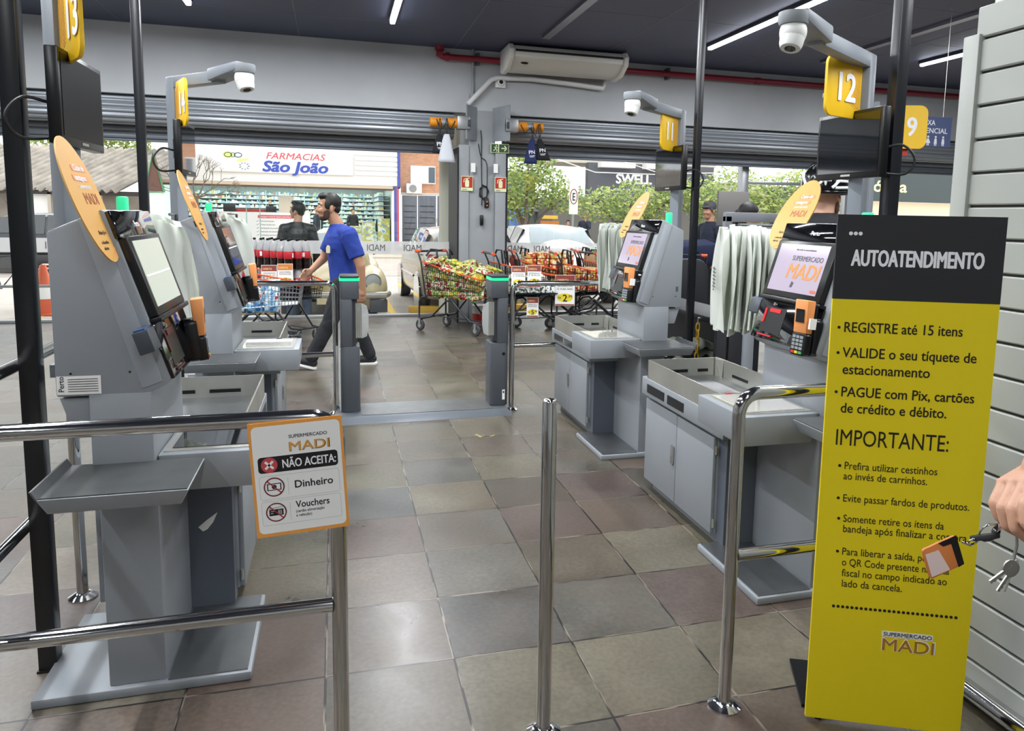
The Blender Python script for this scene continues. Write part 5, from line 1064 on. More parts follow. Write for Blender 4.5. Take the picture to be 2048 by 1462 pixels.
for x,y,w,l in ((1.12,12.05,.5,'yellow parking stop behind the silver car'),(-1.55,12.2,.7,'yellow parking stop left of the bottle cart, outside'),(2.75,12.1,.5,'yellow parking stop outside below the right-hand carts')):
    tag(bx(x,x+w,y,y+.14,GZ,GZ+.11).build('parking_stop',STOP,bevel=.012),l,'parking stop')
COLM=mat('column_cream','c2beb0',.7,noise=.06,nscale=2)
t=thing('porch_column','round cream porch column just outside the left window pane','column',(1.64,11.4,GZ)); G().lathe([(.13,0),(.13,3.2)],n=28).build('shaft',COLM,t,smooth=60); bx(.1,.2,-.03,.05,0,3.2).build('downpipe',COLM,t); struct(bx(-14,30,10.95,13,3.1,3.3),'ceiling_porch',mat('porch_soffit','9d9d9a',.7))
# ---------------- pharmacy
PW=mat('pharmacy_white','eceae6',.6); PHY=32
ph=thing('pharmacy','white pharmacy across the street with a red and blue fascia sign','shop',(0,0,0))
bx(-6.7,2.55,PHY,PHY+.3,2.6,5.2).build('fascia',PW,ph); bx(-4.7,.72,PHY-.12,PHY,2.97,3.95).build('sign_board',PW,ph,bevel=.01)
g=G()
for k in range(5): g.box(.8,2.5,PHY-.06,PHY,3.0+.2*k,3.13+.2*k)
g.build('louvre',PW,ph); bx(-6.7,2.3,PHY-.25,PHY,2.47,2.58).build('canopy_edge',mat('canopy_cream','cdb79b',.5),ph); bx(-6.7,2.3,PHY-.22,PHY,2.40,2.47).build('canopy_dark_strip',mat('canopy_brown','5b4a42',.6),ph)  # dark brown strip below the canopy edge
bx(2.5,2.62,PHY-.05,PHY+.3,2.5,5.2).build('blue_edge',mat('pharmacy_blue','4a55a4',.5),ph)
bx(2.28,2.36,PHY-.05,PHY+.2,GZ,2.42).build('white_jamb',PW,ph); bx(2.36,2.47,PHY-.05,PHY+.2,GZ,2.55).build('blue_stripe',mat('pharmacy_blue','4a55a4',.5),ph); bx(2.47,2.56,PHY-.05,PHY+.2,GZ,2.55).build('red_stripe',mat('pharmacy_red','c4505a',.5),ph); bx(2.56,2.64,PHY-.05,PHY+.2,GZ,2.55).build('white_stripe',PW,ph)
MF=frame((0,PHY-.125,0),(1,0,0),(0,0,1)); SB=ph.children[1]
g=G(); write(g,MF,'FARMACIAS',-2.62,3.52,.36,.02,shear=.25,fit=2.25,d=.003); g.build('name_line',mat('pharmacy_letter_red','d8525c',.5),SB)
g=G(); write(g,MF,'São João',-2.78,3.03,.58,.09,shear=.2,fit=2.5,d=.003); g.build('name_line',mat('pharmacy_letter_blue','3a4fb0',.5),SB)
g=G()
for cx in (-3.98,-3.62): ring(g,MF,cx,3.62,.15,.03,.002,.004,20,.10)
ring(g,MF,-3.8,3.62,.09,.02,.002,.004,16)
for k in range(9): a=2*PI*k/9; stroke(g,MF,-3.4+.12*math.cos(a),3.2+.10*math.sin(a),-3.4+.2*math.cos(a),3.2+.15*math.sin(a),.03,.002)
g.build('emblem_line',mat('emblem_teal','5d7f86',.5),SB); g=G(); plate(g,MF,circ(-3.98,3.62,.2,20,.13),.0005); plate(g,MF,[(-3.7,3.36),(-3.3,3.42),(-3.2,3.5),(-3.6,3.48)],.0005); g.build('emblem_fill',mat('emblem_lime','dfe27a',.5),SB)
bx(-6.7,2.3,PHY+.02,38,GZ,GZ+.05).box(-6.7,2.3,37.9,38.1,GZ,2.9).box(-6.85,-6.7,PHY,38,GZ,3).box(2.3,2.45,PHY+.2,38,GZ,3).build('interior_shell',mat('pharmacy_interior','dfe6e4',.7),ph); bx(-6.7,2.3,PHY+.02,38,2.6,2.7).build('interior_ceiling',mat('pharmacy_ceiling','e8eeec',.7,emit=.15,ecol='e9fff8'),ph)  # interior ceiling glows faintly by itself, adding light inside the shop
for x in (-6.6,-3.4,-2.9,-.6): bx(x,x+.03,PHY-.02,PHY+.02,GZ,2.42).build('shop_window_bar',mat('bar_teal','8fa9a6',.4),ph)
sh=thing('pharmacy_shelving','white wall shelving full of small medicine boxes inside the pharmacy','shelving',(0,0,0))
g=G()
for k in range(11): g.box(-6.6,2.2,37.3,37.8,.2+.2*k,.215+.2*k); g.box(1.75,2.25,33,37.4,.2+.2*k,.215+.2*k)
for x in (-6.5,-4.8,-3.1,-1.4,.3,2.1): g.box(x,x+.03,37.3,37.8,GZ,2.4)
g.build('shelf_frame',mat('shelf_teal_white','c9e0dc',.5),sh)
rdp=random.Random(12); cols=['e6e9e6','a3bac9','d8c88a','c9dccf','8aa2bd','dcd6c0','b98a80','c3d3d6']
gs=[G() for _ in cols]
for k in range(11):
    x=-6.5
    while x<2.1:
        w=rdp.uniform(.05,.13); h=rdp.uniform(.06,.16); gs[rdp.choice((0,0,0,1,1,2,3,3,4,5,6,7,7))].box(x,x+w*.92,37.35,37.6,.216+.2*k,.216+.2*k+h); x+=w
    y=33.1
    while y<37.2:
        w=rdp.uniform(.06,.14); h=rdp.uniform(.06,.16); gs[rdp.randrange(8)].box(1.8,2.0,y,y+w*.9,.216+.2*k,.216+.2*k+h); y+=w
G0=G()
for i,q in enumerate(gs):
    b=len(G0.v); G0.v+=q.v; G0.f+=[tuple(n+b for n in f) for f in q.f]; G0.mi+=[i]*len(q.f)
tag(G0.build('medicine_boxes',[mat('box_'+c,c,.5) for c in cols],smooth=0),'rows of small coloured medicine boxes on the pharmacy shelves','boxes',kind='stuff')
pc=thing('pharmacy_counter','white pharmacy counter panel with a red heading and a printed list','counter',(0,0,0)); bx(-4.6,-1.0,PHY+.3,PHY+.9,GZ,1.42).build('panel',PW,pc)
MC=frame((0,PHY+.295,0),(1,0,0),(0,0,1)); g=G(); plate(g,MC,rrect(-3.0,-1.6,1.18,1.31,.06),.0,.004); g.build('heading',mat('pharmacy_letter_red','d8525c',.5),pc)
g=G(); write(g,MC,'AQUI VOCÊ ENCONTRA',-2.88,1.21,.08,.02,fit=1.15,d=.006); g.build('heading_lettering',WINK,pc); g=G()
for i,l in enumerate(('Farmácia Popular','Testes de glicemia','Verificação da pressão arterial','Aplicação de injetáveis','Colocação de brincos')): write(g,MC,l,-2.9,1.04-.14*i,.075,.01,d=.003); stroke(g,MC,-3.05,1.07-.14*i,-3.02,1.04-.14*i,.012,.003); stroke(g,MC,-3.02,1.04-.14*i,-2.96,1.11-.14*i,.012,.003)
plate(g,MC,[(-3.0,.3),(-2.1,.3),(-2.1,.32),(-3.0,.32)],.002); plate(g,MC,[(-4.0,0),(-3.99,0),(-3.99,1.4),(-4.0,1.4)],.001); g.build('lettering',mat('counter_ink','6a6d70',.6),pc)
for x,y,w,h,m,l in ((-4.3,PHY+.5,.45,.32,BLACK,'dark printer on the left end of the pharmacy counter'),(-3.9,PHY+.6,1.2,.12,RED,'red box along the pharmacy counter'),(-2.7,PHY+.5,.4,.25,BLACK,'dark till screen on the pharmacy counter'),(-2.2,PHY+.4,.5,.68,mat('poster_cream','d9cdb9',.6),'cream poster stand with dark heading on the pharmacy counter')): tag(bx(x,x+w,y,y+.1,1.42,1.42+h).build('counter_item',m,bevel=.01),l,'counter item')
tag(bx(-.95,.2,PHY+.35,PHY+.8,GZ,.45).build('cream_counter',mat('counter_cream','e4cfa0',.6),bevel=.02),'low cream counter in the pharmacy right of the white panel','counter')
for i,(x,y,h,c) in enumerate(((1.1,33.0,1.1,'8fbf6a'),(1.75,32.9,1.25,'5aa6c9'),(.6,33.4,.9,'a9b84a'))): tag(bx(x,x+.5,y,y+.4,GZ,h).build('display_stand',packmat('stand_'+c,[c,'d5d9cb','b9b45a','7d9ab0'],5),bevel=.01),'%s display stand of products by the pharmacy window'%('green','blue','olive')[i],'display stand')
person('pharmacist in a dark jacket standing inside the pharmacy, left of the walking man',(-.72,33.3,GZ+.05),st(),SKINL,VEST,JEAN,SHOE,(-1,0,-.2),vox=.016,sleeve=2,rz=R(40))
person('person in dark clothes at the pharmacy shelves, just right of the walking man',(.75,34.6,GZ+.05),st(),SKINL,TEEB,DENIM,SHOE,(-1,0,0),vox=.016,sleeve=2,rz=R(120))
person('person in dark green clothes at the right side of the pharmacy',(1.95,33.5,GZ-.05),st(),SKINL,mat('dark_green_coat','2c3a38',.8),DENIM,SHOE,(-1,0,0),vox=.016,sleeve=2,rz=R(70),hairf=hair_long,hk=dict(bun=False))
def lamp(loc,sx,sy,e,col=(1,1,1)):
    l=bpy.data.lights.new('shop_light','AREA'); l.shape='RECTANGLE'; l.size=sx; l.size_y=sy; l.energy=e; l.color=col; o=bpy.data.objects.new('shop_light',l); COL.objects.link(o); o.location=loc
lamp((-2.2,35,2.55),8,4,210,(.9,1,.97))
# ---------------- brick house, gate
def brick():
    m=bpy.data.materials.new('red_brick'); m.use_nodes=True; n=m.node_tree; b=n.nodes['Principled BSDF']; b.inputs['Roughness'].default_value=.85; tc=n.nodes.new('ShaderNodeTexCoord'); mp=n.nodes.new('ShaderNodeMapping'); mp.inputs['Rotation'].default_value=(R(90),0,0); n.links.new(tc.outputs['Object'],mp.inputs[0])
    bt=n.nodes.new('ShaderNodeTexBrick'); bt.inputs['Scale'].default_value=4; bt.inputs['Color1'].default_value=lin('d09a78')+(1,); bt.inputs['Color2'].default_value=lin('c08765')+(1,); bt.inputs['Mortar'].default_value=lin('c9a58c')+(1,); n.links.new(mp.outputs[0],bt.inputs[0]); n.links.new(bt.outputs[0],b.inputs['Base Color']); return m
bh=thing('brick_house','orange brick house right of the pharmacy, above the dark gate','house',(0,0,0)); bx(2.66,6.5,32.6,36,2.35,6).build('wall',brick(),bh)
w=bx(3.1,4.15,32.52,32.6,2.75,3.5).build('window',PW,bh); bx(3.15,3.8,32.5,32.525,2.8,3.45).build('blind',mat('blind_white','e2e8e2',.6),w); bx(3.86,4.12,32.5,32.525,2.8,3.45).build('pane',mat('window_grey','5a6470',.2),w); bx(2.66,6.5,32.4,32.6,2.28,2.36).build('ledge',mat('ledge_white','d6d0c8',.6),bh)
a=thing('outdoor_unit','white air conditioner unit on the brick house wall','air conditioner',(3.22,32.35,2.52)); bx(-.32,.32,-.14,.16,-.2,.22).build('case',PW,a,bevel=.02); G().lathe([(.15,-.15),(.16,-.155),(.03,-.16)],(-.06,0,.01),24,'y').build('fan_grille',mat('grille_grey','8f8f8f',.5),a); bx(-.3,.3,.16,.25,-.22,-.19).build('bracket',DGREY,a)
gt=thing('street_gate','dark grey slatted metal gate under the brick house','gate',(0,0,0)); GM=mat('gate_slate','63656e',.5)
for x0,x1 in ((2.72,3.35),(3.38,4.15),(4.2,5.6)):
    f=bx(x0,x1,32.3,32.36,GZ,2.25).build('leaf',GM,gt,bevel=.01); g=G()
    for k in range(7): g.box(x0+.08,x1-.08,32.28,32.3,.35+.24*k,.38+.24*k)
    g.build('groove',mat('gate_slate_dark','33353c',.6),f)
g=bx(4.12,4.2,32.22,32.3,1.1,1.3).build('lock',STEEL,gt); bx(5.6,6.5,32.35,36,GZ,2.3).build('side_wall',GM,gt)
# ---------------- corrugated shed at the left
sd=thing('corrugated_shed','low shed with a grey corrugated roof across the street at the left','shed',(0,0,0))
ns=44; P=[]
def roof(u,v): x=-18+12.2*u; return (x+1.9*v-1.2,28.6+2.9*v,2.02+1.6*v+.07*math.cos(u*ns*2*PI))
G().surf(roof,ns*8,6).build('roof',mat('fibre_cement','a59c92',.9,noise=.4,nscale=2),sd,smooth=60,mods=(('SOLIDIFY',dict(thickness=.03)),))
bx(-17,-6,29.2,29.4,GZ,2.0).build('wall',mat('shed_wall','8f857a',.9,noise=.3,nscale=2),sd); bx(-10.3,-9.0,28.9,29.2,GZ,2.0).build('white_pier',PW,sd); bx(-17,-6,28.7,28.8,1.88,2.03).build('eave_beam',mat('eave_dark','38332f',.8),sd)
for x in (-9.2,-7.7): bx(x,x+.1,28.7,28.85,GZ,1.95).build('post',mat('shed_post','b5aa9c',.8),sd)
bx(-8.6,-7.9,28.98,29.2,GZ,1.75).build('door',mat('shed_door','4d463f',.8),sd)
gb=thing('gabled_kiosk','small brown gabled kiosk with a green edge between shed and pharmacy','kiosk',(0,0,0)); G().prism([(-6.1,2.05),(-5.55,2.05),(-5.82,3.3)],28.0,28.3,'y').build('gable',mat('gable_brown','6f4f45',.8),gb); G().tube([(-6.12,27.98,2.03),(-5.82,27.98,3.34),(-5.52,27.98,2.03),(-6.12,27.98,2.03)],.035,6).build('edge',mat('gable_green','4fa36e',.6),gb); bx(-6.05,-5.6,28.0,28.3,GZ,2.05).build('body',PW,gb)
rnd=random.Random(5)
def leafball(g,c,r,n,ls,flat=.75):
    for _ in range(n):
        while True:
            p=Vector((rnd.uniform(-1,1),rnd.uniform(-1,1),rnd.uniform(-1,1)))
            if .25<p.length<1: break
        p=Vector((p.x*r,p.y*r,p.z*r*flat))+Vector(c); a=Vector((rnd.gauss(0,1),rnd.gauss(0,1),rnd.gauss(0,.6))).normalized(); b=a.orthogonal().normalized(); l=ls*rnd.uniform(.6,1.3)
        g.m=rnd.randrange(3); g.add([p,p+a*l*.5+b*l*.28,p+a*l,p+a*l*.5-b*l*.28],[(0,1,2,3)])
LV=[mat('leaf_a','6f8a3f',.6),mat('leaf_b','93a850',.6),mat('leaf_c','b2b865',.6)]; BARK=mat('bark','6b5c4e',.9)
def tree(label,x,y,h,crown,group='street trees',n=1300,ls=.13,base=GZ):
    t=thing('street_tree',label,'tree',(x,y,base),0,group); g=G()
    g.tube([(0,0,0),(.05,0,h*.4),(-.1,.05,h*.62)],[.11,.085,.06],8)
    for c in crown[:5]: g.tube([(0,0,h*.38),(c[0]*.5,c[1]*.5,(h*.5+c[2])*.5),c[:3]],[.055,.035,.012],6)
    g.build('trunk',BARK,t,smooth=60); g=G()
    for c in crown: leafball(g,c[:3],c[3],int(n*c[3]**2),ls)
    g.build('crown',LV,t,smooth=0,weld=False)
tree('leafy green tree beside the E sign, right of the pillar',4.95,19.8,2.6,[(-.55,0,2.3,.75),(.5,.2,2.4,.8),(0,-.3,2.9,.7),(1.1,0,2.1,.6),(-.2,.3,1.9,.6),(.3,0,3.3,.6)])
tree('yellow-green tree under the dark skate shop fascia',8.0,20.2,2.4,[(-.8,0,1.95,.7),(.2,0,2.1,.8),(1.0,.2,2.0,.75),(1.7,0,2.3,.7),(.3,.2,1.6,.5)])
tree('yellow-green tree right of kiosk 11 behind the capped man',10.9,20.0,2.6,[(-.6,0,2.2,.8),(.4,0,2.5,.9),(1.2,0,2.0,.8),(-.2,0,1.7,.7),(.8,0,1.6,.6)])
tree('yellow-green tree right of the window post',13.6,19.6,2.9,[(-.8,0,2.4,.9),(.3,0,2.8,.9),(1.2,0,2.3,.8),(-.1,0,1.8,.8),(1.0,0,1.7,.6)])
tree('dense tree in the far background behind the shed roof',-9.5,36,5,[(-1,0,4.5,1.6),(1.2,0,4.6,1.5),(3.2,0,4.3,1.4),(0,0,5.4,1.4)],n=500,ls=.22)
bt=thing('bare_tree','leafless tree with thin brown branches before the pharmacy front','tree',(-4.55,27.9,GZ)); g=G(); g.tube([(0,0,0),(.05,0,1.2),(0,0,2.0)],[.14,.11,.08],8)
def twig(p,d,l,r,k):
    q=p+d*l; g.tube([p,p+d*l*.5+Vector((rnd.uniform(-.06,.06),0,rnd.uniform(-.05,.05))),q],[r,r*.8,r*.55],5)
    if k:
        for _ in range(3): e=(d+Vector((rnd.uniform(-.8,.8),rnd.uniform(-.4,.4),rnd.uniform(-.45,.6)))).normalized(); twig(q,e,l*.7,r*.55,k-1)
for a in (-70,-35,-5,25,55,80): twig(Vector((0,0,1.95)),Vector((math.sin(R(a)),.1,math.cos(R(a))*.8+.1)).normalized(),.62,.03,3)
g.build('branches',BARK,bt,smooth=60)
# ---------------- dark shops on the right
DK=mat('shop_slate','5b5c62',.7); sk=thing('skate_shop','dark grey shop front with white block letters behind the trees','shop',(0,0,0))
bx(10.2,16,30,30.4,2.2,3.75).build('fascia',DK,sk); bx(8.8,16.3,30.4,34,GZ,2.3).build('shop_wall',mat('shop_dim','6b6862',.8),sk); bx(8.9,16.3,30.4,33,3.75,6).build('upper_wall',mat('upper_cream','cfc8ba',.8,noise=.1,nscale=1),sk)
MK=frame((0,29.99,0),(1,0,0),(0,0,1)); g=G(); write(g,MK,'SWELL',11.4,2.93,.55,.09,fit=1.65,d=.004); write(g,MK,'SURF SKATE SHOP',11.4,2.6,.17,.02,fit=1.62,d=.004); g.build('lettering',WINK,sk)
for x in (10.6,12.6): bx(x,x+1.5,29.5,30,3.55,3.75).build('awning_box',PW,sk)
for i,(x,w,h,c,l) in enumerate(((6.6,2.1,3.6,'5c746a','pale green building beyond the E sign tree'),(16.5,4,3.4,'c2bdb2','cream building with grey awnings behind the trees at the right'),(21,2.5,3.3,'4b4d50','grey house front right of the trees'))):
    b=thing('background_building',l,'building',(x,33,GZ)); bx(0,w,0,3,0,h).build('wall',mat('bld_'+c,c,.8,noise=.1,nscale=1),b); bx(.3,w-.3,-.05,0,h*.62,h*.82).build('window',mat('bld_window','7f8b92',.3),b); bx(-.1,w+.1,-.3,0,h*.5,h*.55).build('awning',mat('bld_awning','8a8d90',.6),b)
ic=thing('dark_shop','dark teal shop front with glowing letters at the far right','shop',(0,0,0)); bx(23.6,34,30,30.4,2.5,4.0).build('fascia',mat('teal_fascia','3f4a49',.6),ic); MI=frame((0,29.99,0),(1,0,0),(0,0,1)); g=G(); write(g,MI,'ótica',24.3,2.95,.75,.04,fit=1.9,d=.004); g.build('lettering',mat('neon_cream','e8dc8a',.4,emit=1.2,ecol='f4e88a'),ic); bx(23.6,34,30.5,34,GZ,2.5).build('lit_interior',mat('warm_interior','d9cbb0',.7,emit=.35,ecol='f0dcb4'),ic)
sg=thing('parking_sign','white street sign with a red ring and the letter E on a post','sign',(6.02,18.9,GZ)); G().cyl((0,0,0),(0,0,2.4),.03,10).build('post',ALU,sg); bx(-.12,.12,-.045,-.03,1.66,2.5).build('panel',PW,sg); ME=frame((0,-.046,2.1),(1,0,0),(0,0,1)); g=G(); ring(g,ME,0,.02,.105,.02,.0,.002,28,.2); g.build('ring',RED,sg); g=G(); write(g,ME,'E',-.045,-.08,.28,.03,d=.001,sx=.6); g.build('letter',INK,sg)
fk=thing('fruit_stall','orange and yellow stall with stacked crates across the road','stall',(7.15,25.0,GZ+.25)); OR2=mat('stall_orange','c07426',.6)
for k in range(5): bx(-.4+.04*k,.4-.04*k,-.3+.05*k,.3,.5+.19*k,.62+.19*k).build('crate_row',OR2 if k%2 else mat('stall_yellow','e2b84a',.6),fk)
bx(-.4,.4,-.3,.3,-.27,.5).build('base',mat('stall_brown','7a4a2e',.7),fk)
tag(bx(5.9,6.5,25.6,25.9,GZ,1.75).box(5.9,5.98,25.4,25.9,GZ,1.2).build('blue_hoarding',mat('panel_blue','4a6fa8',.6),bevel=.02),'blue hoarding standing under the first street tree','hoarding')
tag(bx(17.3,18.2,24.2,24.3,GZ,1.9).build('orange_board',mat('board_brown','b9743f',.7),bevel=.01),'brown-orange board across the road, right of kiosk 11','board')
person('person in dark clothes with a hand to the face across the road',(9.35,27.8,GZ+.03),st(wrn=(-.2,-.1,1.38),han=(-.22,-.04,1.47),eln=(-.12,-.22,1.15)),SKIN,VEST,DENIM,SHOE,(-1,0,0),vox=.016,sleeve=2,rz=R(60)); person('person sitting low in dark clothes left of the one with a raised hand',(8.7,27.9,GZ-.25),st(),SKIN,TEEB,DENIM,SHOE,(-1,0,0),vox=.016,sleeve=2,rz=R(80))
for i,(x0,x1) in enumerate(((3.6,7.6),(-9.5,-3.2))):
    f=thing('street_railing',('white railing under the street trees','white railing across the road at the left')[i],'railing',(0,0,0)); yy=(22.5,24)[i]
    for z in (.35,.7,1.0): G().tube([(x0,yy,z),(x1,yy,z)],.025,6).build('rail',PW,f)
    for k in range(6): G().tube([(x0+(x1-x0)*k/5,yy,GZ-.03),(x0+(x1-x0)*k/5,yy,1.05)],.03,6).build('post',PW,f)
for i,(pts,r) in enumerate((([(4.5,15,3.6),(7,18,3.15),(11,22,3.4),(16,28,4.0)],.018),([(3.5,15,2.9),(7,20,2.72),(12,26,3.1)],.014),([(5.5,17,3.1),(9,20,2.75),(15,24,3.2)],.014))): tag(G().tube(pts,r,6).build('overhead_wire',PW,smooth=60),('thick pale overhead wire in front of the street trees','thin pale overhead wire crossing the first street tree','pale overhead wire crossing the skate shop front')[i],'wire')
# ---------------- vehicles
CG=mat('car_glass','bcc8cf',.12); CGD=mat('car_glass_dark','22262a',.05,coat=1); TYRE=mat('tyre','26272a',.8); RIM=mat('wheel_rim','a9abad',.3,.8)
def car(label,loc,rz,paint,L=3.75,W=1.62,H=1.42,rear_first=True,glass=None):
    t=thing('parked_car',label,'car',loc,rz); w=W/2
    # stations along x: (x, z low, half width low, belt z, half width belt, roof z, half width roof)
    st_=[(0,.34,w*.86,.72,w*.84,.74,w*.78),(.06,.22,w*.95,.84,w*.93,.90,w*.80),(.35,.2,w,.90,w*.985,1.30,w*.76),(.8,.2,w,.91,w,H-.02,w*.74),(1.5,.2,w,.90,w,H,w*.74),(2.1,.2,w,.89,w,H-.05,w*.73),(2.75,.2,w,.87,w*.98,.93,w*.84),(3.2,.2,w*.98,.82,w*.95,.86,w*.8),(3.6,.22,w*.93,.72,w*.88,.75,w*.7),(3.75,.32,w*.84,.6,w*.8,.62,w*.6)]
    k=L/3.75
    def ringp(s,j):
        x,zl,wl,zb,wb,zr,wr=s; x*=k; return [(x,-wl*.9,zl-.02),(x,-wl,zl+.06),(x,-wl*1.01,(zl+zb)/2),(x,-wb,zb),(x,-(wb+wr)/2-.02,(zb+zr)/2),(x,-wr,zr-.02),(x,-wr*.55,zr+.015),(x,0,zr+.03),(x,wr*.55,zr+.015),(x,wr,zr-.02),(x,(wb+wr)/2+.02,(zb+zr)/2),(x,wb,zb),(x,wl*1.01,(zl+zb)/2),(x,wl,zl+.06),(x,wl*.9,zl-.02)][j]
    g=G(); n=len(st_); g.add([ringp(s,j) for s in st_ for j in range(15)],[(i*15+j,i*15+(j+1)%15,(i+1)*15+(j+1)%15,(i+1)*15+j) for i in range(n-1) for j in range(15)]+[tuple(range(14,-1,-1)),tuple((n-1)*15+j for j in range(15))])
    body=g.build('body',paint,t,smooth=50,mods=(('SUBSURF',dict(levels=1,render_levels=2)),))
    gl=glass or CG
    def lerp(a,b,f): return tuple(p+(q-p)*f for p,q in zip(a,b))
    def pane(i0,i1,j0,j1,nm,m,off=.02,ins=.08):
        a,b,c,d=ringp(st_[i0],j0),ringp(st_[i1],j0),ringp(st_[i1],j1),ringp(st_[i0],j1); ce=tuple(sum(q)/4 for q in zip(a,b,c,d)); P=[Vector(lerp(q,ce,ins)) for q in (a,b,c,d)]; nr=(P[1]-P[0]).cross(P[3]-P[0]).normalized(); oc=Vector((ce[0]-1.6*k,ce[1],ce[2]-.7)); nr=nr if nr.dot(oc)>0 else -nr
        g=G(); g.add([p+nr*off for p in P]+[p-nr*.02 for p in P],[(0,1,2,3),(7,6,5,4),(0,4,5,1),(1,5,6,2),(2,6,7,3),(3,7,4,0)]); g.build(nm,m,t,smooth=0)
    for j in ((3,5),(11,9)):
        pane(2,3,j[0],j[1],'quarter_window',CGD,.035,.14); pane(3,4,j[0],j[1],'side_window',CGD,.03); pane(4,5,j[0],j[1],'side_window',CGD,.03)
    zc=H-.06
    g=G(); g.hexa([(.02*k,-w*.70,.93),(.02*k,w*.70,.93),(.06*k,w*.72,.93),(.06*k,-w*.72,.93),(.36*k,-w*.62,1.30),(.36*k,w*.62,1.30),(.42*k,w*.62,1.30),(.42*k,-w*.62,1.30)]); g.build('rear_window',gl,t,bevel=.01)
    g=G(); g.hexa([(2.74*k,-w*.76,.95),(2.74*k,w*.76,.95),(2.66*k,w*.76,.93),(2.66*k,-w*.76,.93),(2.14*k,-w*.64,H-.035),(2.14*k,w*.64,H-.035),(2.06*k,w*.64,H-.04),(2.06*k,-w*.64,H-.04)]); g.build('windscreen',gl,t,bevel=.01)
    for s in (1,-1):
        for x in (.62*k,3.02*k):
            q=G().lathe([(.15,-.09),(.27,-.085),(.295,-.06),(.295,.06),(.27,.085),(.15,.09)],(x,s*(w-.09),.295),24,'y').build('wheel',TYRE,t,smooth=40); G().lathe([(.02,-.093),(.17,-.09),(.18,-.07),(.18,.07),(.17,.09),(.02,.093)],(x,s*(w-.09),.295),20,'y').build('hub_cap',RIM,q,smooth=40); G().lathe([(.33,-.02),(.34,.0),(.33,.02)],(x,s*(w+.0),.31),24,'y').build('wheel_arch',CGD,t)
        G().ell((2.45*k,s*(w+.09),.95),(.07,.1,.06)).build('door_mirror',paint,t,smooth=60); G().ell((3.62*k,s*w*.66,.66),(.07,.16,.09)).build('headlight',CG,t,smooth=60); G().ell((.06*k,s*w*.84,.80),(.05,.07,.17)).build('tail_light',mat('tail_red','a03030',.3),t,smooth=60)
        G().tube([(1.0*k,s*(w+.012),.55),(2.6*k,s*(w+.012),.55)],.02,6).build('side_trim',CGD,t)
    bx(-.02,.05,-w*.8,w*.8,.3,.48).build('rear_bumper',paint,t,bevel=.02); G().tube([(.02*k,0,.98),(.0,.3,.97)],.012,6).build('rear_wiper',BLACK,t); G().cyl((.6*k,0,H),(.45*k,0,H+.28),.006,6).build('aerial',BLACK,t); bx(-.03,-.02,-.2,.2,.5,.6).build('number_plate',mat('plate_grey2','c8c8c4',.5),t)
    return t
SILV=mat('car_silver','a9a399',.35,.3,coat=.6); WCAR=mat('car_white','e4e5e6',.3,coat=.6)
car('silver hatchback parked outside behind the snack cart, seen from its rear left',(2.12,11.85,GZ),R(92),SILV,3.7,1.62,1.38)
car('white hatchback parked outside behind the right-hand carts',(4.15,16.2,GZ),R(-90),WCAR,3.75,1.7,1.42)
car('dark car parked far left outside, behind the left black post',(-8.3,21.6,GZ),R(0),mat('car_dark','2b2d33',.3,coat=.6),3.9,1.65,1.42)
# cream old car facing the shop
CRM=mat('car_cream','dccb9f',.35,coat=.5); bt=thing('vintage_car','cream rounded vintage car facing the window behind the walking man','car',(-.02,11.5,GZ))
def beet(u,v):
    a=PI*u; y=v*3.7+.1; L=[(0,.0,.34),(.08,.30,.62),(.2,.42,.80),(.33,.50,.86),(.42,.62,1.28),(.55,.64,1.34),(.75,.60,1.22),(.92,.42,.75),(1.0,.1,.35)]
    for (a0,w0,h0),(a1,w1,h1) in zip(L[:-1],L[1:]):
        if a0<=v<=a1+1e-6: f=(v-a0)/(a1-a0); f=f*f*(3-2*f); w=w0+(w1-w0)*f; h=h0+(h1-h0)*f; break
    return (w*math.cos(a)*(1 if abs(math.cos(a))<.8 else 1.0),y,.3+(h-.3)*math.sin(a)**.75 if h>.3 else .3)
G().surf(beet,25,37).build('body',CRM,bt,smooth=80); bx(-.6,.6,.4,3.5,.22,.32).build('floor_pan',BLACK,bt)
for s in (1,-1):
    G().ell((s*.56,.55,.42),(.24,.62,.36),20,14).build('front_fender',CRM,bt,smooth=60); G().ell((s*.62,2.9,.42),(.2,.6,.36),18,12).build('rear_fender',CRM,bt,smooth=60)
    h=G().lathe([(.125,-.02),(.13,.0),(.12,.06),(.1,.1)],(s*.55,.02,.56),24,'y').build('headlight_ring',CHROME,bt,smooth=50); G().ell((s*.55,.005,.56),(.108,.03,.108),20,12).build('lens',mat('lamp_lens','b9bcb6',.1,coat=1),h,smooth=60)
    for y in (.6,2.9): G().lathe([(.12,-.08),(.27,-.08),(.3,-.05),(.3,.05),(.27,.08),(.12,.08)],(s*.58,y,.3),20,'x').build('wheel',TYRE,bt,smooth=40)
    G().tube([(s*.62,1.35,.9),(s*.78,1.3,.98)],.012,6).box(min(s*.75,s*.9),max(s*.75,s*.9),1.27,1.31,.92,1.03).build('door_mirror',BLACK,bt,bevel=.01)
    bx(min(s*.5,s*.76),max(s*.5,s*.76),-.08,.1,.1,.30).build('lower_guard',DGREY,bt,bevel=.02)
G().tube([(-.78,.1,.37),(-.74,-.1,.37),(.74,-.1,.37),(.78,.1,.37)],.05,10).build('bumper',mat('bumper_grey','a6a49c',.4,.3),bt,smooth=60); bx(-.26,.26,-.13,-.11,.24,.40).build('number_plate',CRM,bt,bevel=.004); g=G(); write(g,frame((0,-.131,0),(1,0,0),(0,0,1)),'IET',-.12,.30,.11,.02,d=.001); bpy.context; g.build('plate_lettering',INK,bt)
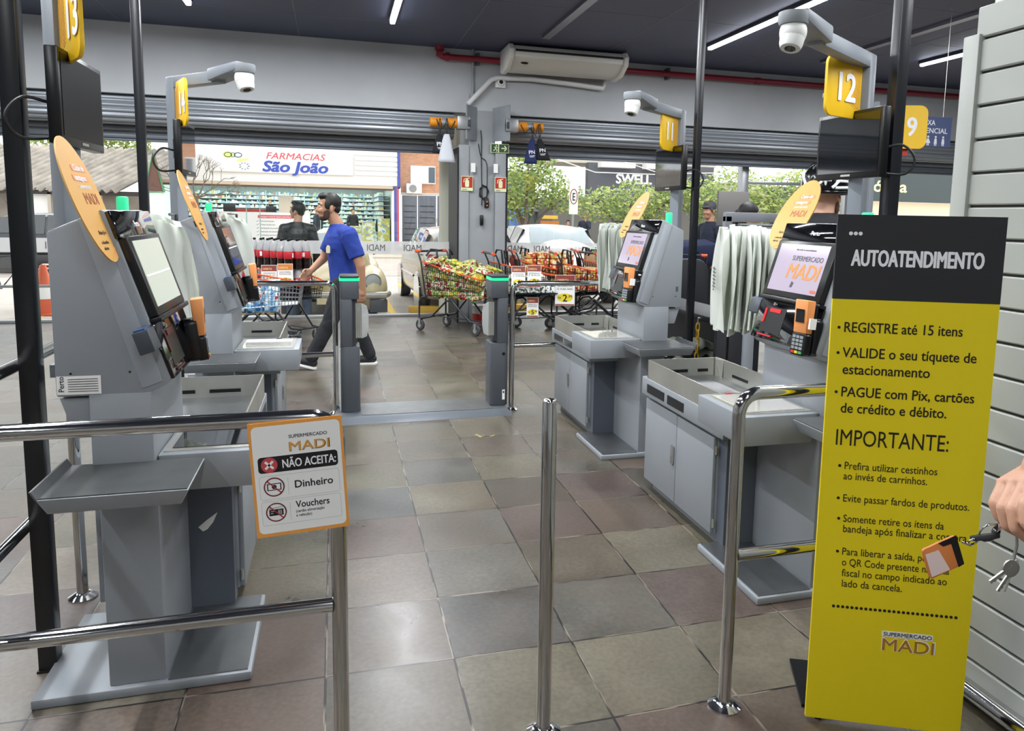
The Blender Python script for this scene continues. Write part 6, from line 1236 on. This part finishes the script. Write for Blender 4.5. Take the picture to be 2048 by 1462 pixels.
g=G(); g.hexa([(-.5,1.25,.92),(.5,1.25,.92),(.5,1.29,.92),(-.5,1.29,.92),(-.44,1.62,1.24),(.44,1.62,1.24),(.44,1.66,1.24),(-.44,1.66,1.24)]); g.build('windscreen',CG,bt)
tc=thing('traffic_cone','orange and white traffic cone outside the left window','cone',(-4.15,12.6,GZ)); G().lathe([(.16,.03),(.13,.2),(.045,.72),(.03,.74)],n=20).build('cone',mat('cone_orange','d8613a',.5),tc,smooth=50); G().lathe([(.125,.24),(.13,.24),(.1,.42),(.094,.42)],n=20).build('band',PAPER,tc,smooth=50); bx(-.22,.22,-.22,.22,0,.03).build('base',mat('cone_orange','d8613a',.5),tc)
bk=thing('bicycle','bicycle leaning outside the left window, wheel at the picture edge','bicycle',(-5.4,13.3,GZ))
for x in (0,1.05): w=G().tube([(x+.33*math.cos(2*PI*k/28),0,.34+.33*math.sin(2*PI*k/28)) for k in range(28)],.018,6,closed=True).build('wheel',TYRE,bk,smooth=60); q=G(); [q.tube([(x,0,.34),(x+.32*math.cos(2*PI*k/16),0,.34+.32*math.sin(2*PI*k/16))],.002,4) for k in range(16)]; q.build('spokes',STEEL,w)
G().tube([(0,0,.34),(.35,0,.8),(.85,0,.85),(.45,0,.33),(.35,0,.8)],.018,8).tube([(0,0,.34),(.45,0,.33)],.014,6).tube([(1.05,0,.34),(.88,0,.75),(.84,0,.98)],.016,8).build('frame',DGREY,bk,smooth=60); G().tube([(.8,-.25,1.0),(.84,0,.98),(.8,.25,1.0)],.014,6).build('handlebar',BLACK,bk); bx(.22,.45,-.07,.07,.86,.9).build('saddle',BLACK,bk,bevel=.02)
hr=thing('outer_handrail','black horizontal handrail outside the left window pane','handrail',(0,0,0)); [G().tube([(-6.9,11.3,z),(-2.6,11.3,z)],.02,8).build('rail',BLACK if z>.8 else ALU,hr,smooth=60) for z in (.85,.42)]; [G().tube([(x,11.3,GZ),(x,11.3,.87)],.02,8).build('post',ALU,hr) for x in (-6.8,-4.7,-2.6)]
